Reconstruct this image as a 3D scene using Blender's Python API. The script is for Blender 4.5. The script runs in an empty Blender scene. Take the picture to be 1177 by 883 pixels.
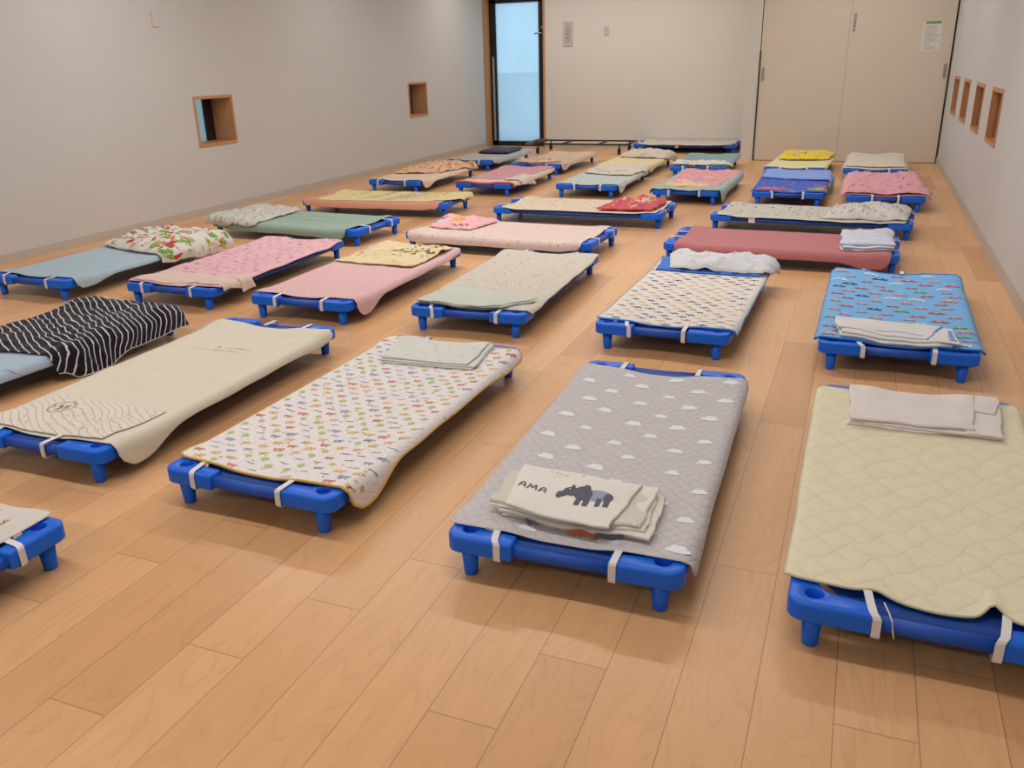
import bpy, bmesh, math, random
from mathutils import Vector, Matrix, noise

# ------------------------------------------------------------------ basics
COL = bpy.context.scene.collection
PI = math.pi
CL, CW, CH = 1.33, 0.572, 0.1165          # cot length, width, height of its corner caps

def lin(c):
    if isinstance(c, str):
        c = tuple(int(c[i:i+2], 16) for i in (0, 2, 4))
    return tuple(((v/255)/12.92 if v/255 < .04045 else ((v/255+.055)/1.055)**2.4) for v in c)
IL = (.93, .83, .72)
def obs(c):
    """surface colour from the colour it shows under this room's lamps"""
    return tuple(min(.88, v/k) for v, k in zip(lin(c), IL))

def link(name, me, parent=None):
    o = bpy.data.objects.new(name, me); COL.objects.link(o)
    if parent: o.parent = parent
    return o
def empty(name, loc=(0, 0, 0), rz=0):
    o = bpy.data.objects.new(name, None); COL.objects.link(o)
    o.empty_display_size = .1; o.location = loc; o.rotation_euler = (0, 0, rz); return o
def tag(o, label=None, cat=None, group=None, kind=None):
    if label: o['label'] = label
    if cat: o['category'] = cat
    if group: o['group'] = group
    if kind: o['kind'] = kind
    return o

class MB:
    def __init__(s): s.v = []; s.f = []; s.m = []; s.uv = []; s.smooth = []
    def add(s, vs, fs, mi=0, uvs=None, smooth=True):
        b = len(s.v); s.v += [tuple(p) for p in vs]
        s.uv += list(uvs) if uvs else [(p[0], p[1]) for p in vs]
        for f in fs: s.f.append([b+i for i in f]); s.m.append(mi); s.smooth.append(smooth)
    def box(s, x0, x1, y0, y1, z0, z1, mi=0):
        vs = [(x, y, z) for z in (z0, z1) for y in (y0, y1) for x in (x0, x1)]
        s.add(vs, [(0, 2, 3, 1), (4, 5, 7, 6), (0, 1, 5, 4), (2, 6, 7, 3), (0, 4, 6, 2), (1, 3, 7, 5)], mi, smooth=False)
    def tube(s, pts, r, n=10, mi=0, closed=False, caps=True, flat=1.0):
        pts = [Vector(p) for p in pts]; N = len(pts); rings = []
        for i, p in enumerate(pts):
            a = pts[(i-1) % N] if (closed or i > 0) else p
            b = pts[(i+1) % N] if (closed or i < N-1) else p
            t = (b-a).normalized() if (b-a).length > 1e-9 else Vector((1, 0, 0))
            up = Vector((0, 0, 1)) if abs(t.z) < .95 else Vector((1, 0, 0))
            u = t.cross(up).normalized(); w = u.cross(t).normalized()
            rr = r[i] if isinstance(r, (list, tuple)) else r
            rings.append([p+u*math.cos(2*PI*k/n)*rr+w*math.sin(2*PI*k/n)*rr*flat for k in range(n)])
        vs = [q for ring in rings for q in ring]; fs = []
        M = N if closed else N-1
        for i in range(M):
            j = (i+1) % N
            for k in range(n): fs.append((i*n+k, i*n+(k+1) % n, j*n+(k+1) % n, j*n+k))
        if caps and not closed: fs.append(tuple(range(n))[::-1]); fs.append(tuple((N-1)*n+k for k in range(n)))
        s.add(vs, fs, mi)
    def lathe(s, prof, c=(0, 0), n=20, mi=0):
        vs = []; fs = []
        for r, z in prof:
            for k in range(n): vs.append((c[0]+r*math.cos(2*PI*k/n), c[1]+r*math.sin(2*PI*k/n), z))
        for i in range(len(prof)-1):
            for k in range(n): fs.append((i*n+k, i*n+(k+1) % n, (i+1)*n+(k+1) % n, (i+1)*n+k))
        fs.append(tuple(range(n))[::-1]); fs.append(tuple((len(prof)-1)*n+k for k in range(n)))
        s.add(vs, fs, mi)
    def mesh(s, name, mats):
        me = bpy.data.meshes.new(name); me.from_pydata(s.v, [], s.f); me.update()
        for m in mats: me.materials.append(m)
        me.polygons.foreach_set('material_index', s.m)
        me.polygons.foreach_set('use_smooth', s.smooth)
        uvl = me.uv_layers.new(name='UVMap')
        for lp in me.loops: uvl.data[lp.index].uv = s.uv[lp.vertex_index]
        bm = bmesh.new(); bm.from_mesh(me)
        bmesh.ops.recalc_face_normals(bm, faces=bm.faces); bm.to_mesh(me); bm.free()
        return me
    def build(s, name, mats, parent=None, edge=None):
        if not isinstance(mats, (list, tuple)): mats = [mats]
        me = s.mesh(name, mats)
        return link(name, me, parent)

# ------------------------------------------------------------------ materials
def newmat(name):
    m = bpy.data.materials.new(name); m.use_nodes = True
    nt = m.node_tree; b = nt.nodes['Principled BSDF']; return m, nt, b
def nd(nt, t, **kw):
    n = nt.nodes.new(t)
    for k, v in kw.items():
        if k in n.inputs.keys(): n.inputs[k].default_value = v
        else: setattr(n, k, v)
    return n
def math_(nt, op, a, b=None, c=None):
    n = nt.nodes.new('ShaderNodeMath'); n.operation = op
    for i, x in enumerate((a, b, c)):
        if x is None: continue
        if isinstance(x, (int, float)): n.inputs[i].default_value = x
        else: nt.links.new(x, n.inputs[i])
    return n.outputs[0]
def mix(nt, fac, a, b, mode='MIX'):
    n = nt.nodes.new('ShaderNodeMix'); n.data_type = 'RGBA'; n.blend_type = mode
    for sock, x in ((n.inputs[0], fac), (n.inputs[6], a), (n.inputs[7], b)):
        if hasattr(x, 'is_linked'): nt.links.new(x, sock)
        elif isinstance(x, (int, float)): sock.default_value = x
        else: sock.default_value = (*x[:3], 1)
    return n.outputs[2]

def simple(name, col, rough=.5, metal=0, bump=0, bscale=200, coord='Object', var=.0):
    m, nt, b = newmat(name)
    b.inputs['Roughness'].default_value = rough; b.inputs['Metallic'].default_value = metal
    tc = nd(nt, 'ShaderNodeTexCoord')
    nz = nd(nt, 'ShaderNodeTexNoise', Scale=bscale, Detail=3.0)
    nt.links.new(tc.outputs[coord], nz.inputs['Vector'])
    lo = tuple(v*(1-var) for v in col); hi = tuple(min(1, v*(1+var)) for v in col)
    nt.links.new(mix(nt, nz.outputs['Fac'], lo, hi), b.inputs['Base Color'])
    if bump:
        bp = nd(nt, 'ShaderNodeBump', Strength=bump, Distance=.002)
        nt.links.new(nz.outputs['Fac'], bp.inputs['Height']); nt.links.new(bp.outputs[0], b.inputs['Normal'])
    return m

FAB = {}
def fabric(name, col, kind='plain', q=.04, bump=.5, col2=None, s2=30, thr=.55, stripe=None):
    """woven or quilted cloth; UVs are in metres"""
    key = (name, col if isinstance(col, str) else tuple(col), kind)
    if key in FAB: return FAB[key]
    m, nt, b = newmat('cloth_'+name)
    b.inputs['Roughness'].default_value = .92
    b.inputs['Specular IOR Level'].default_value = .15
    b.inputs['Sheen Weight'].default_value = .15
    uv = nd(nt, 'ShaderNodeUVMap'); sep = nd(nt, 'ShaderNodeSeparateXYZ')
    nt.links.new(uv.outputs[0], sep.inputs[0]); X, Y = sep.outputs[0], sep.outputs[1]
    nz = nd(nt, 'ShaderNodeTexNoise', Scale=260.0, Detail=2.0); nt.links.new(uv.outputs[0], nz.inputs['Vector'])
    nl = nd(nt, 'ShaderNodeTexNoise', Scale=14.0, Detail=4.0); nt.links.new(uv.outputs[0], nl.inputs['Vector'])
    c = obs(col)
    colo = mix(nt, nl.outputs['Fac'], tuple(v*.93 for v in c), tuple(min(.95, v*1.05) for v in c))
    if col2:
        nv = nd(nt, 'ShaderNodeTexNoise', Scale=float(s2), Detail=2.0); nt.links.new(uv.outputs[0], nv.inputs['Vector'])
        colo = mix(nt, math_(nt, 'GREATER_THAN', nv.outputs['Fac'], thr), colo, obs(col2))
    if stripe:                                   # (axis, period, width, colour, wobble)
        ax, per, wd, sc, wob = stripe
        A = X if ax == 'x' else Y if ax == 'y' else math_(nt, 'ADD', math_(nt, 'MULTIPLY', X, .85), math_(nt, 'MULTIPLY', Y, .5))
        nw = nd(nt, 'ShaderNodeTexNoise', Scale=6.0, Detail=1.0); nt.links.new(uv.outputs[0], nw.inputs['Vector'])
        A = math_(nt, 'ADD', A, math_(nt, 'MULTIPLY', nw.outputs['Fac'], wob))
        fr = math_(nt, 'FRACT', math_(nt, 'DIVIDE', A, per))
        colo = mix(nt, math_(nt, 'LESS_THAN', fr, wd/per), colo, obs(sc))
    h = nz.outputs['Fac']
    if kind == 'quilt':
        wq = nd(nt, 'ShaderNodeTexNoise', Scale=11.0, Detail=1.0); nt.links.new(uv.outputs[0], wq.inputs['Vector'])
        Y = math_(nt, 'ADD', Y, math_(nt, 'MULTIPLY', wq.outputs['Fac'], q*.9))
        d1 = math_(nt, 'ABSOLUTE', math_(nt, 'SINE', math_(nt, 'MULTIPLY', math_(nt, 'ADD', math_(nt, 'MULTIPLY', X, .75), Y), PI/q)))
        d2 = math_(nt, 'ABSOLUTE', math_(nt, 'SINE', math_(nt, 'MULTIPLY', math_(nt, 'SUBTRACT', math_(nt, 'MULTIPLY', X, .75), Y), PI/q)))
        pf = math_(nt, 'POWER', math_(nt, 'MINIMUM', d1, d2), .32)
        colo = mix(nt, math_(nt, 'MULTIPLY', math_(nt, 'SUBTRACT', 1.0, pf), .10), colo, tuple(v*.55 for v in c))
        h = math_(nt, 'ADD', math_(nt, 'MULTIPLY', pf, 1.3), math_(nt, 'MULTIPLY', h, .35))
    elif kind == 'towel':
        h = math_(nt, 'MULTIPLY', h, 1.6)
    nt.links.new(colo, b.inputs['Base Color'])
    bp = nd(nt, 'ShaderNodeBump', Strength=bump, Distance=.0022)
    nt.links.new(h, bp.inputs['Height']); nt.links.new(bp.outputs[0], b.inputs['Normal'])
    FAB[key] = m; return m
PR = {}
def ink(c):
    if c not in PR: PR[c] = simple('ink_'+c, obs(c), .9, bump=.2, bscale=300, var=.04)
    return PR[c]

BLUE = simple('blue_plastic', (.003, .135, .80), .38, bump=.12, bscale=600, var=.03)
BLUE.node_tree.nodes['Principled BSDF'].inputs['Specular IOR Level'].default_value = .4
NAVY = simple('blue_sling_fabric', (.003, .060, .36), .6, bump=.5, bscale=700, var=.1)
TUBE = simple('blue_sleeve', (.003, .075, .48), .5, bump=.4, bscale=700, var=.06)
ELAST = simple('white_elastic', obs((218, 208, 200)), .9, bump=.4, bscale=500, var=.05)
BLACK = simple('black_metal', (.012, .011, .012), .4, bump=.05)
CASTER = simple('caster_rubber', (.015, .014, .015), .7)
STEEL = simple('brushed_steel', (.55, .54, .52), .35, 1.0)
SILVER = simple('satin_aluminium', (.42, .39, .36), .45, .4)
DARKB = simple('dark_brown_board', (.06, .045, .04), .6, var=.1)
WHITEP = simple('paper', (.78, .76, .76), .7)
CLEARP = simple('plastic_sleeve', (.72, .67, .6), .3)
GREENP = simple('green_header', obs((110, 150, 60)), .6)
GREYI = simple('grey_print', (.30, .29, .30), .8)
PLATE = simple('wall_plate', obs((186, 172, 162)), .5)
PLATED = simple('wall_plate_detail', obs((150, 136, 128)), .5)
LPLATE = simple('light_wall_plate', obs((202, 186, 168)), .5)

def wallmat(name, col):
    m, nt, b = newmat(name); b.inputs['Roughness'].default_value = .85
    b.inputs['Specular IOR Level'].default_value = .25
    tc = nd(nt, 'ShaderNodeTexCoord')
    n1 = nd(nt, 'ShaderNodeTexNoise', Scale=420.0, Detail=4.0); n2 = nd(nt, 'ShaderNodeTexNoise', Scale=1.3, Detail=2.0)
    for n in (n1, n2): nt.links.new(tc.outputs['Object'], n.inputs['Vector'])
    nt.links.new(mix(nt, n2.outputs['Fac'], tuple(v*.97 for v in col), tuple(min(.9, v*1.03) for v in col)), b.inputs['Base Color'])
    bp = nd(nt, 'ShaderNodeBump', Strength=.25, Distance=.001)
    nt.links.new(n1.outputs['Fac'], bp.inputs['Height']); nt.links.new(bp.outputs[0], b.inputs['Normal'])
    return m
WALL = wallmat('white_wallpaper', (.58, .58, .58))
WALLB = wallmat('warm_white_wallpaper', (.72, .70, .66))
CEIL = wallmat('ceiling_grey', (.52, .51, .49))  # unseen ceiling toned grey to cut bounce and deepen shadows under the cots
DOORM = wallmat('cream_door_panel', (.72, .645, .55))
BASEB = simple('beige_baseboard', (.50, .455, .41), .6, var=.04)

def woodmat(name, c1, c2, sc=6):
    m, nt, b = newmat(name); b.inputs['Roughness'].default_value = .5
    tc = nd(nt, 'ShaderNodeTexCoord'); mp = nd(nt, 'ShaderNodeMapping'); mp.inputs['Scale'].default_value = (sc*6, sc*6, sc)
    nt.links.new(tc.outputs['Object'], mp.inputs[0])
    n1 = nd(nt, 'ShaderNodeTexNoise', Scale=1.0, Detail=5.0); nt.links.new(mp.outputs[0], n1.inputs['Vector'])
    nt.links.new(mix(nt, n1.outputs['Fac'], c1, c2), b.inputs['Base Color']); return m
WOODF = woodmat('oak_frame', (.42, .20, .085), (.58, .31, .15))
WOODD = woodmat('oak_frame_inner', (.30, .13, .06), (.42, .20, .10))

def floormat():
    m, nt, b = newmat('maple_plank_floor')
    tc = nd(nt, 'ShaderNodeTexCoord'); sep = nd(nt, 'ShaderNodeSeparateXYZ'); nt.links.new(tc.outputs['Object'], sep.inputs[0])
    X, Y = sep.outputs[0], sep.outputs[1]
    kx = math_(nt, 'DIVIDE', math_(nt, 'SUBTRACT', X, .068), .1463)
    k = math_(nt, 'FLOOR', kx); fx = math_(nt, 'FRACT', kx)
    # stair-stepped joints: four columns, a quarter of a board apart
    off = math_(nt, 'DIVIDE', math_(nt, 'FLOORED_MODULO', math_(nt, 'ADD', k, 2.0), 4.0), 4.0)
    jy = math_(nt, 'SUBTRACT', math_(nt, 'DIVIDE', math_(nt, 'SUBTRACT', Y, .91), .93), off)
    j = math_(nt, 'FLOOR', jy); fy = math_(nt, 'FRACT', jy)
    cmb = nd(nt, 'ShaderNodeCombineXYZ'); nt.links.new(k, cmb.inputs[0]); nt.links.new(j, cmb.inputs[1])
    wn = nd(nt, 'ShaderNodeTexWhiteNoise'); wn.noise_dimensions = '2D'; nt.links.new(cmb.outputs[0], wn.inputs['Vector'])
    dark = math_(nt, 'MAXIMUM', math_(nt, 'MULTIPLY', math_(nt, 'COMPARE', k, -10.0, .3), math_(nt, 'COMPARE', j, 0.0, .3)),
                 math_(nt, 'MULTIPLY', math_(nt, 'COMPARE', k, -4.0, .3), math_(nt, 'COMPARE', j, -1.0, .3)))
    r = math_(nt, 'MULTIPLY', wn.outputs['Value'], math_(nt, 'SUBTRACT', 1.0, math_(nt, 'MULTIPLY', dark, .82)))
    # grain
    gv = nd(nt, 'ShaderNodeCombineXYZ')
    nt.links.new(math_(nt, 'MULTIPLY', X, 26.0), gv.inputs[0]); nt.links.new(math_(nt, 'MULTIPLY', Y, 2.2), gv.inputs[1])
    nt.links.new(math_(nt, 'MULTIPLY', r, 60.0), gv.inputs[2])
    g1 = nd(nt, 'ShaderNodeTexNoise', Scale=1.0, Detail=7.0, Roughness=.62, Distortion=.4); nt.links.new(gv.outputs[0], g1.inputs['Vector'])
    gv2 = nd(nt, 'ShaderNodeCombineXYZ')
    nt.links.new(math_(nt, 'MULTIPLY', X, 9.0), gv2.inputs[0]); nt.links.new(math_(nt, 'MULTIPLY', Y, 2.0), gv2.inputs[1])
    nt.links.new(math_(nt, 'MULTIPLY', r, 91.0), gv2.inputs[2])
    g2 = nd(nt, 'ShaderNodeTexNoise', Scale=1.0, Detail=1.5, Distortion=.8); nt.links.new(gv2.outputs[0], g2.inputs['Vector'])
    rings = math_(nt, 'FRACT', math_(nt, 'MULTIPLY', g2.outputs['Fac'], 9.0))
    ringl = math_(nt, 'POWER', rings, 7.0)
    base = nd(nt, 'ShaderNodeValToRGB'); e = base.color_ramp.elements
    e[0].position = 0; e[0].color = (.60, .320, .150, 1); e[1].position = 1; e[1].color = (.79, .475, .250, 1)
    for p, c in ((.10, (.68, .385, .190)), (.3, (.73, .42, .208)), (.75, (.77, .455, .235))):
        q = e.new(p); q.color = (*c, 1)
    nt.links.new(r, base.inputs[0])
    c = mix(nt, math_(nt, 'MULTIPLY', math_(nt, 'SUBTRACT', g1.outputs['Fac'], .3), .6), base.outputs[0], (.50, .28, .14))
    c = mix(nt, math_(nt, 'MULTIPLY', ringl, .22), c, (.40, .20, .10))
    # seams
    sx = math_(nt, 'MINIMUM', fx, math_(nt, 'SUBTRACT', 1.0, fx))
    sy = math_(nt, 'MINIMUM', fy, math_(nt, 'SUBTRACT', 1.0, fy))
    lx = math_(nt, 'LESS_THAN', math_(nt, 'MULTIPLY', sx, .1463), .0009)
    ly = math_(nt, 'LESS_THAN', math_(nt, 'MULTIPLY', sy, .93), .0010)
    seam = math_(nt, 'MAXIMUM', lx, ly)
    c = mix(nt, math_(nt, 'MULTIPLY', seam, .62), c, (.16, .07, .03))
    nt.links.new(c, b.inputs['Base Color'])
    rg = math_(nt, 'ADD', math_(nt, 'MULTIPLY', g1.outputs['Fac'], .10), .30)
    nt.links.new(rg, b.inputs['Roughness'])
    b.inputs['Specular IOR Level'].default_value = .38
    bp = nd(nt, 'ShaderNodeBump', Strength=.12, Distance=.001)
    hh = math_(nt, 'SUBTRACT', math_(nt, 'MULTIPLY', g1.outputs['Fac'], .25), seam)
    nt.links.new(hh, bp.inputs['Height']); nt.links.new(bp.outputs[0], b.inputs['Normal'])
    return m
FLOOR = floormat()

def glassmat(name, tint, mixf=.7):
    m, nt, b = newmat(name); nt.nodes.remove(b); out = nt.nodes['Material Output']
    tr = nd(nt, 'ShaderNodeBsdfTranslucent'); gl = nd(nt, 'ShaderNodeBsdfGlossy'); gl.inputs['Roughness'].default_value = .3
    tc = nd(nt, 'ShaderNodeTexCoord'); n = nd(nt, 'ShaderNodeTexNoise', Scale=1.6, Detail=2.0); nt.links.new(tc.outputs['Object'], n.inputs['Vector'])
    sep = nd(nt, 'ShaderNodeSeparateXYZ'); nt.links.new(tc.outputs['Object'], sep.inputs[0])
    # the pane's tint is a little darker low down
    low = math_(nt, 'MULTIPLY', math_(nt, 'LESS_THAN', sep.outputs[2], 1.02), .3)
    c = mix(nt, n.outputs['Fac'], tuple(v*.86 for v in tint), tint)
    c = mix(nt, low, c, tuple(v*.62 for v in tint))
    nt.links.new(c, tr.inputs['Color'])
    mx = nd(nt, 'ShaderNodeMixShader'); mx.inputs[0].default_value = .04
    nt.links.new(tr.outputs[0], mx.inputs[1]); nt.links.new(gl.outputs[0], mx.inputs[2]); nt.links.new(mx.outputs[0], out.inputs[0])
    return m
FROST = glassmat('frosted_glass', (.52, .62, .68))
PANE = glassmat('pale_blue_pane', (.40, .46, .47))

# ------------------------------------------------------------------ the room  (x across, y along, z up; camera above the origin)
XL, XR, YB, YC, ZC, YF = -5.20, .775, 11.95, 10.70, 2.50, -2.6
def wall(name, ax, c0, c1, a0, a1, z0, z1, holes=(), mat=WALL):
    mb = MB()
    As = sorted({a0, a1, *[h[0] for h in holes], *[h[1] for h in holes]}); Zs = sorted({z0, z1, *[h[2] for h in holes], *[h[3] for h in holes]})
    for i in range(len(As)-1):
        for k in range(len(Zs)-1):
            am, zm = (As[i]+As[i+1])/2, (Zs[k]+Zs[k+1])/2
            if any(h[0] < am < h[1] and h[2] < zm < h[3] for h in holes): continue
            if ax == 'x': mb.box(c0, c1, As[i], As[i+1], Zs[k], Zs[k+1])
            else: mb.box(As[i], As[i+1], c0, c1, Zs[k], Zs[k+1])
    o = mb.build(name, mat); o['kind'] = 'structure'; return o
mb = MB(); mb.box(XL-.25, XR+.25, YF-.2, YB+.3, -.1, 0); o = mb.build('floor', FLOOR); o['kind'] = 'structure'
mb = MB(); mb.box(XL-.25, XR+.25, YF-.2, YB+.3, ZC, ZC+.1); o = mb.build('ceiling', CEIL); o['kind'] = 'structure'
WL = [(5.870, 6.362, .557, .964), (9.603, 10.094, .557, .964)]
WR = [(6.283, 6.820, .582, .935), (7.306, 7.840, .582, .935), (8.357, 8.880, .582, .935), (9.370, 9.905, .582, .935)]
wall('wall_left', 'x', XL-.24, XL, YF, YB+.3, 0, ZC, WL)
wall('wall_right', 'x', XR, XR+.2, YF, YB+.3, 0, ZC, WR)
wall('wall_back', 'y', YB, YB+.24, XL, XR, 0, ZC, [(-5.195, -4.275, 0, 2.03)], WALLB)
wall('wall_front', 'y', YF-.2, YF, XL, XR, 0, ZC)
# storage closet that stands forward of the back wall, with its two sliding doors
mb = MB()
mb.box(-1.36, -1.215, YC, YB, 0, ZC); mb.box(-1.215, XR, YC, YB, 2.0, ZC)
o = mb.build('wall_closet', WALLB); o['kind'] = 'structure'

def bb(name, x0, x1, y0, y1, h=.075):
    mb = MB(); mb.box(x0, x1, y0, y1, 0, h); o = mb.build(name, BASEB); o['kind'] = 'structure'
bb('baseboard_left', XL, XL+.008, YF, YB, .06)
bb('baseboard_right', XR-.008, XR, YF, YC)
bb('baseboard_back', -4.27, -1.36, YB-.008, YB, .06)
bb('baseboard_front', XL, XR, YF, YF+.008)

def ringbox(mb, ax, c0, c1, a0, a1, z0, z1, t, mi=0):
    for (b0, b1, y0, y1) in ((a0, a1, z1-t, z1), (a0, a1, z0, z0+t), (a0, a0+t, z0+t, z1-t), (a1-t, a1, z0+t, z1-t)):
        if ax == 'x': mb.box(c0, c1, b0, b1, y0, y1, mi)
        else: mb.box(b0, b1, c0, c1, y0, y1, mi)
wn = 0
for (a0, a1, z0, z1) in WL:
    wn += 1; w = tag(empty('window_%d' % wn, (0, 0, 0)), kind='structure')
    mb = MB(); ringbox(mb, 'x', XL-.22, XL+.006, a0, a1, z0, z1, .024); mb.build('window_frame', WOODF, w)
    mb = MB(); mb.box(XL-.235, XL-.215, a0+.02, a0+.06, z0, z1); mb.box(XL-.235, XL-.21, a1-.135, a1-.02, z0, z1); mb.build('black_mullion', BLACK, w)
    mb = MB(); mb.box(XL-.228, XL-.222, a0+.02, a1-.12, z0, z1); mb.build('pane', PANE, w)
for (a0, a1, z0, z1) in WR:
    wn += 1; w = tag(empty('window_%d' % wn, (0, 0, 0)), kind='structure')
    mb = MB(); ringbox(mb, 'x', XR-.006, XR+.19, a0, a1, z0, z1, .026); mb.build('window_frame', WOODF, w)
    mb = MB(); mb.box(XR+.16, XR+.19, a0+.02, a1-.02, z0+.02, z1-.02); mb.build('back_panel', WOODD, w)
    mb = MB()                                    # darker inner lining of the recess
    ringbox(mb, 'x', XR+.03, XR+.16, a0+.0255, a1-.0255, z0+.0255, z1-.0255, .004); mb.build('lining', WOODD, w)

# glass door in the back left corner
d = tag(empty('door_1'), kind='structure')
mb = MB()
mb.box(-5.195, -5.165, YB-.012, YB+.20, 0, 2.03); mb.box(-4.300, -4.275, YB-.012, YB+.20, 0, 2.03); mb.box(-5.165, -4.30, YB-.012, YB+.20, 2.005, 2.03)
mb.build('door_casing', WOODF, d)
mb = MB(); ringbox(mb, 'y', YB+.13, YB+.18, -5.165, -4.30, 0, 2.005, .02)
mb.box(-5.15, -5.068, YB+.135, YB+.175, 0, 2.0); mb.box(-4.415, -4.31, YB+.135, YB+.175, 0, 2.0)
mb.box(-5.15, -4.31, YB+.135, YB+.175, 0, .068); mb.box(-5.15, -4.31, YB+.135, YB+.175, 1.944, 2.0)
mb.build('door_frame', BLACK, d)
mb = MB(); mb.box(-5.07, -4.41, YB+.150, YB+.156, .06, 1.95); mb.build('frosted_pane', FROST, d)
mb = MB(); mb.box(-5.125, -5.100, YB+.115, YB+.137, .08, 1.24); mb.build('pull_bar', SILVER, d)
mb = MB(); mb.tube([(-4.36, YB+.137, 1.535), (-4.36, YB+.10, 1.535)], .012); mb.tube([(-4.345, YB+.10, 1.535), (-4.40, YB+.10, 1.535), (-4.465, YB+.102, 1.53)], .010)
mb.build('door_handle', STEEL, d)
mb = MB(); mb.tube([(-4.355, YB+.137, 1.61), (-4.355, YB+.118, 1.61)], .018, 14); mb.build('keyhole_rose', STEEL, d)

# sliding doors of the closet
def pill(mb, x, y, z0, z1, w, t, mi=0):
    n = 8; ring = [(x+w/2*math.cos(a), z1-w/2+w/2*math.sin(a)) for a in [PI*i/n for i in range(n+1)]]
    ring += [(x+w/2*math.cos(a), z0+w/2+w/2*math.sin(a)) for a in [PI+PI*i/n for i in range(n+1)]]
    N = len(ring); vs = [(p[0], y, p[1]) for p in ring]+[(p[0], y-t, p[1]) for p in ring]
    mb.add(vs, [tuple(range(N)), tuple(range(2*N-1, N-1, -1))]+[(i, (i+1) % N, N+(i+1) % N, N+i) for i in range(N)], mi, smooth=False)
d2 = tag(empty('door_2'), kind='structure'); d3 = tag(empty('door_3'), kind='structure')
mb = MB(); mb.box(-1.205, -.281, YC+.004, YC+.034, .006, 1.998); mb.build('door_panel', DOORM, d2)
mb = MB(); mb.box(-.279, .757, YC, YC+.030, .006, 1.998); mb.build('door_panel', DOORM, d3)
for dd, x, y in ((d2, -1.165, YC+.004), (d3, .722, YC)):
    mb = MB(); pill(mb, x, y, .885, 1.042, .034, .004); mb.build('door_handle', SILVER, dd)
    mb = MB(); pill(mb, x, y-.004, .90, 1.027, .020, .001); mb.build('handle_recess', PLATED, dd.children[-1])
for nm, x0, x1 in (('trim_1', -1.215, -1.200), ('trim_2', .758, .774)):
    mb = MB(); mb.box(x0, x1, YC-.012, YC+.01, 0, 1.215); o = mb.build(nm, BLACK); o['kind'] = 'structure'
mb = MB(); mb.box(-1.215, XR, YC+.006, YC+.04, -.001, .005); o = mb.build('trim_3', DARKB); o['kind'] = 'structure'

# small things on the walls
p = tag(empty('notice_poster', (.545, YC, 1.31)), 'white notice sheet with a green header taped to the sliding door', 'poster')
mb = MB(); mb.box(-.105, .105, -.0018, -.0002, -.158, .158); mb.build('plastic_sleeve', CLEARP, p)
mb = MB(); mb.box(-.088, .092, -.0030, -.0018, -.140, .146); mb.build('paper', WHITEP, p)
mb = MB(); mb.box(-.070, .080, -.0038, -.0030, .128, .152); mb.build('header', GREENP, p)
rnd = random.Random(3); mb = MB(); z = .10
while z > -.13:
    x = -.07+rnd.choice((0, 0, .02))
    xe = rnd.uniform(-.02, .075)
    while x < xe:
        l = rnd.uniform(.006, .022); mb.box(x, x+l, -.0034, -.0030, z, z+.004); x += l+.004
    z -= rnd.choice((.011, .011, .018))
mb.build('printed_lines', GREYI, p)
s = tag(empty('door_sticker', (-.235, YC, 1.48)), 'narrow grey upright sticker near the seam of the sliding doors', 'sticker')
mb = MB(); mb.box(-.017, .017, -.0015, -.0002, -.095, .095); mb.build('backing', simple('sticker_base', obs((188, 166, 150)), .5), s)
mb = MB()
for z0, z1 in ((-.09, -.068), (-.05, -.028), (-.022, -.003), (.004, .022)): mb.box(-.010, .010, -.0022, -.0015, z0, z1)
mb.box(-.012, .012, -.0022, -.0015, .03, .09, 1)
mb.build('printed_marks', [simple('sticker_ink', obs((140, 116, 102)), .6), simple('sticker_ink_light', obs((168, 144, 132)), .6)], s)
s = tag(empty('control_panel', (-3.933, YB, 1.507)), 'tall grey control plate on the back wall beside the glass door', 'wall plate')
mb = MB(); mb.box(-.066, .066, -.012, .0005, -.158, .158); mb.build('cover', PLATE, s)
mb = MB(); mb.tube([(.0+.030*math.cos(a)*1.0, -.0125, .0+.11*math.sin(a)) for a in [2*PI*i/28 for i in range(28)]], .0035, 6, closed=True)
mb.box(-.014, .014, -.016, -.012, .04, .068); mb.box(-.014, .014, -.016, -.012, -.015, .014); mb.box(-.014, .014, -.016, -.012, -.07, -.04)
mb.build('buttons', PLATED, s)
s = tag(empty('light_switch', (-3.391, YB, 1.527)), 'small pale switch plate on the back wall right of the tall plate', 'switch')
mb = MB(); mb.box(-.038, .038, -.010, -.0002, -.058, .058); mb.build('cover', LPLATE, s)
mb = MB()
for z in (-.036, 0, .036): mb.box(-.018, .018, -.014, -.010, z-.012, z+.012)
mb.build('rocker', PLATE, s)
s = tag(empty('light_switch', (XL, 5.588, 1.552)), 'single pale switch plate high on the left wall above the window', 'switch')
mb = MB(); mb.box(.0002, .010, -.036, .036, -.060, .060); mb.build('cover', WALL, s)
mb = MB(); mb.box(.010, .014, -.016, .016, -.03, .03); mb.build('rocker', LPLATE, s)

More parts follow.
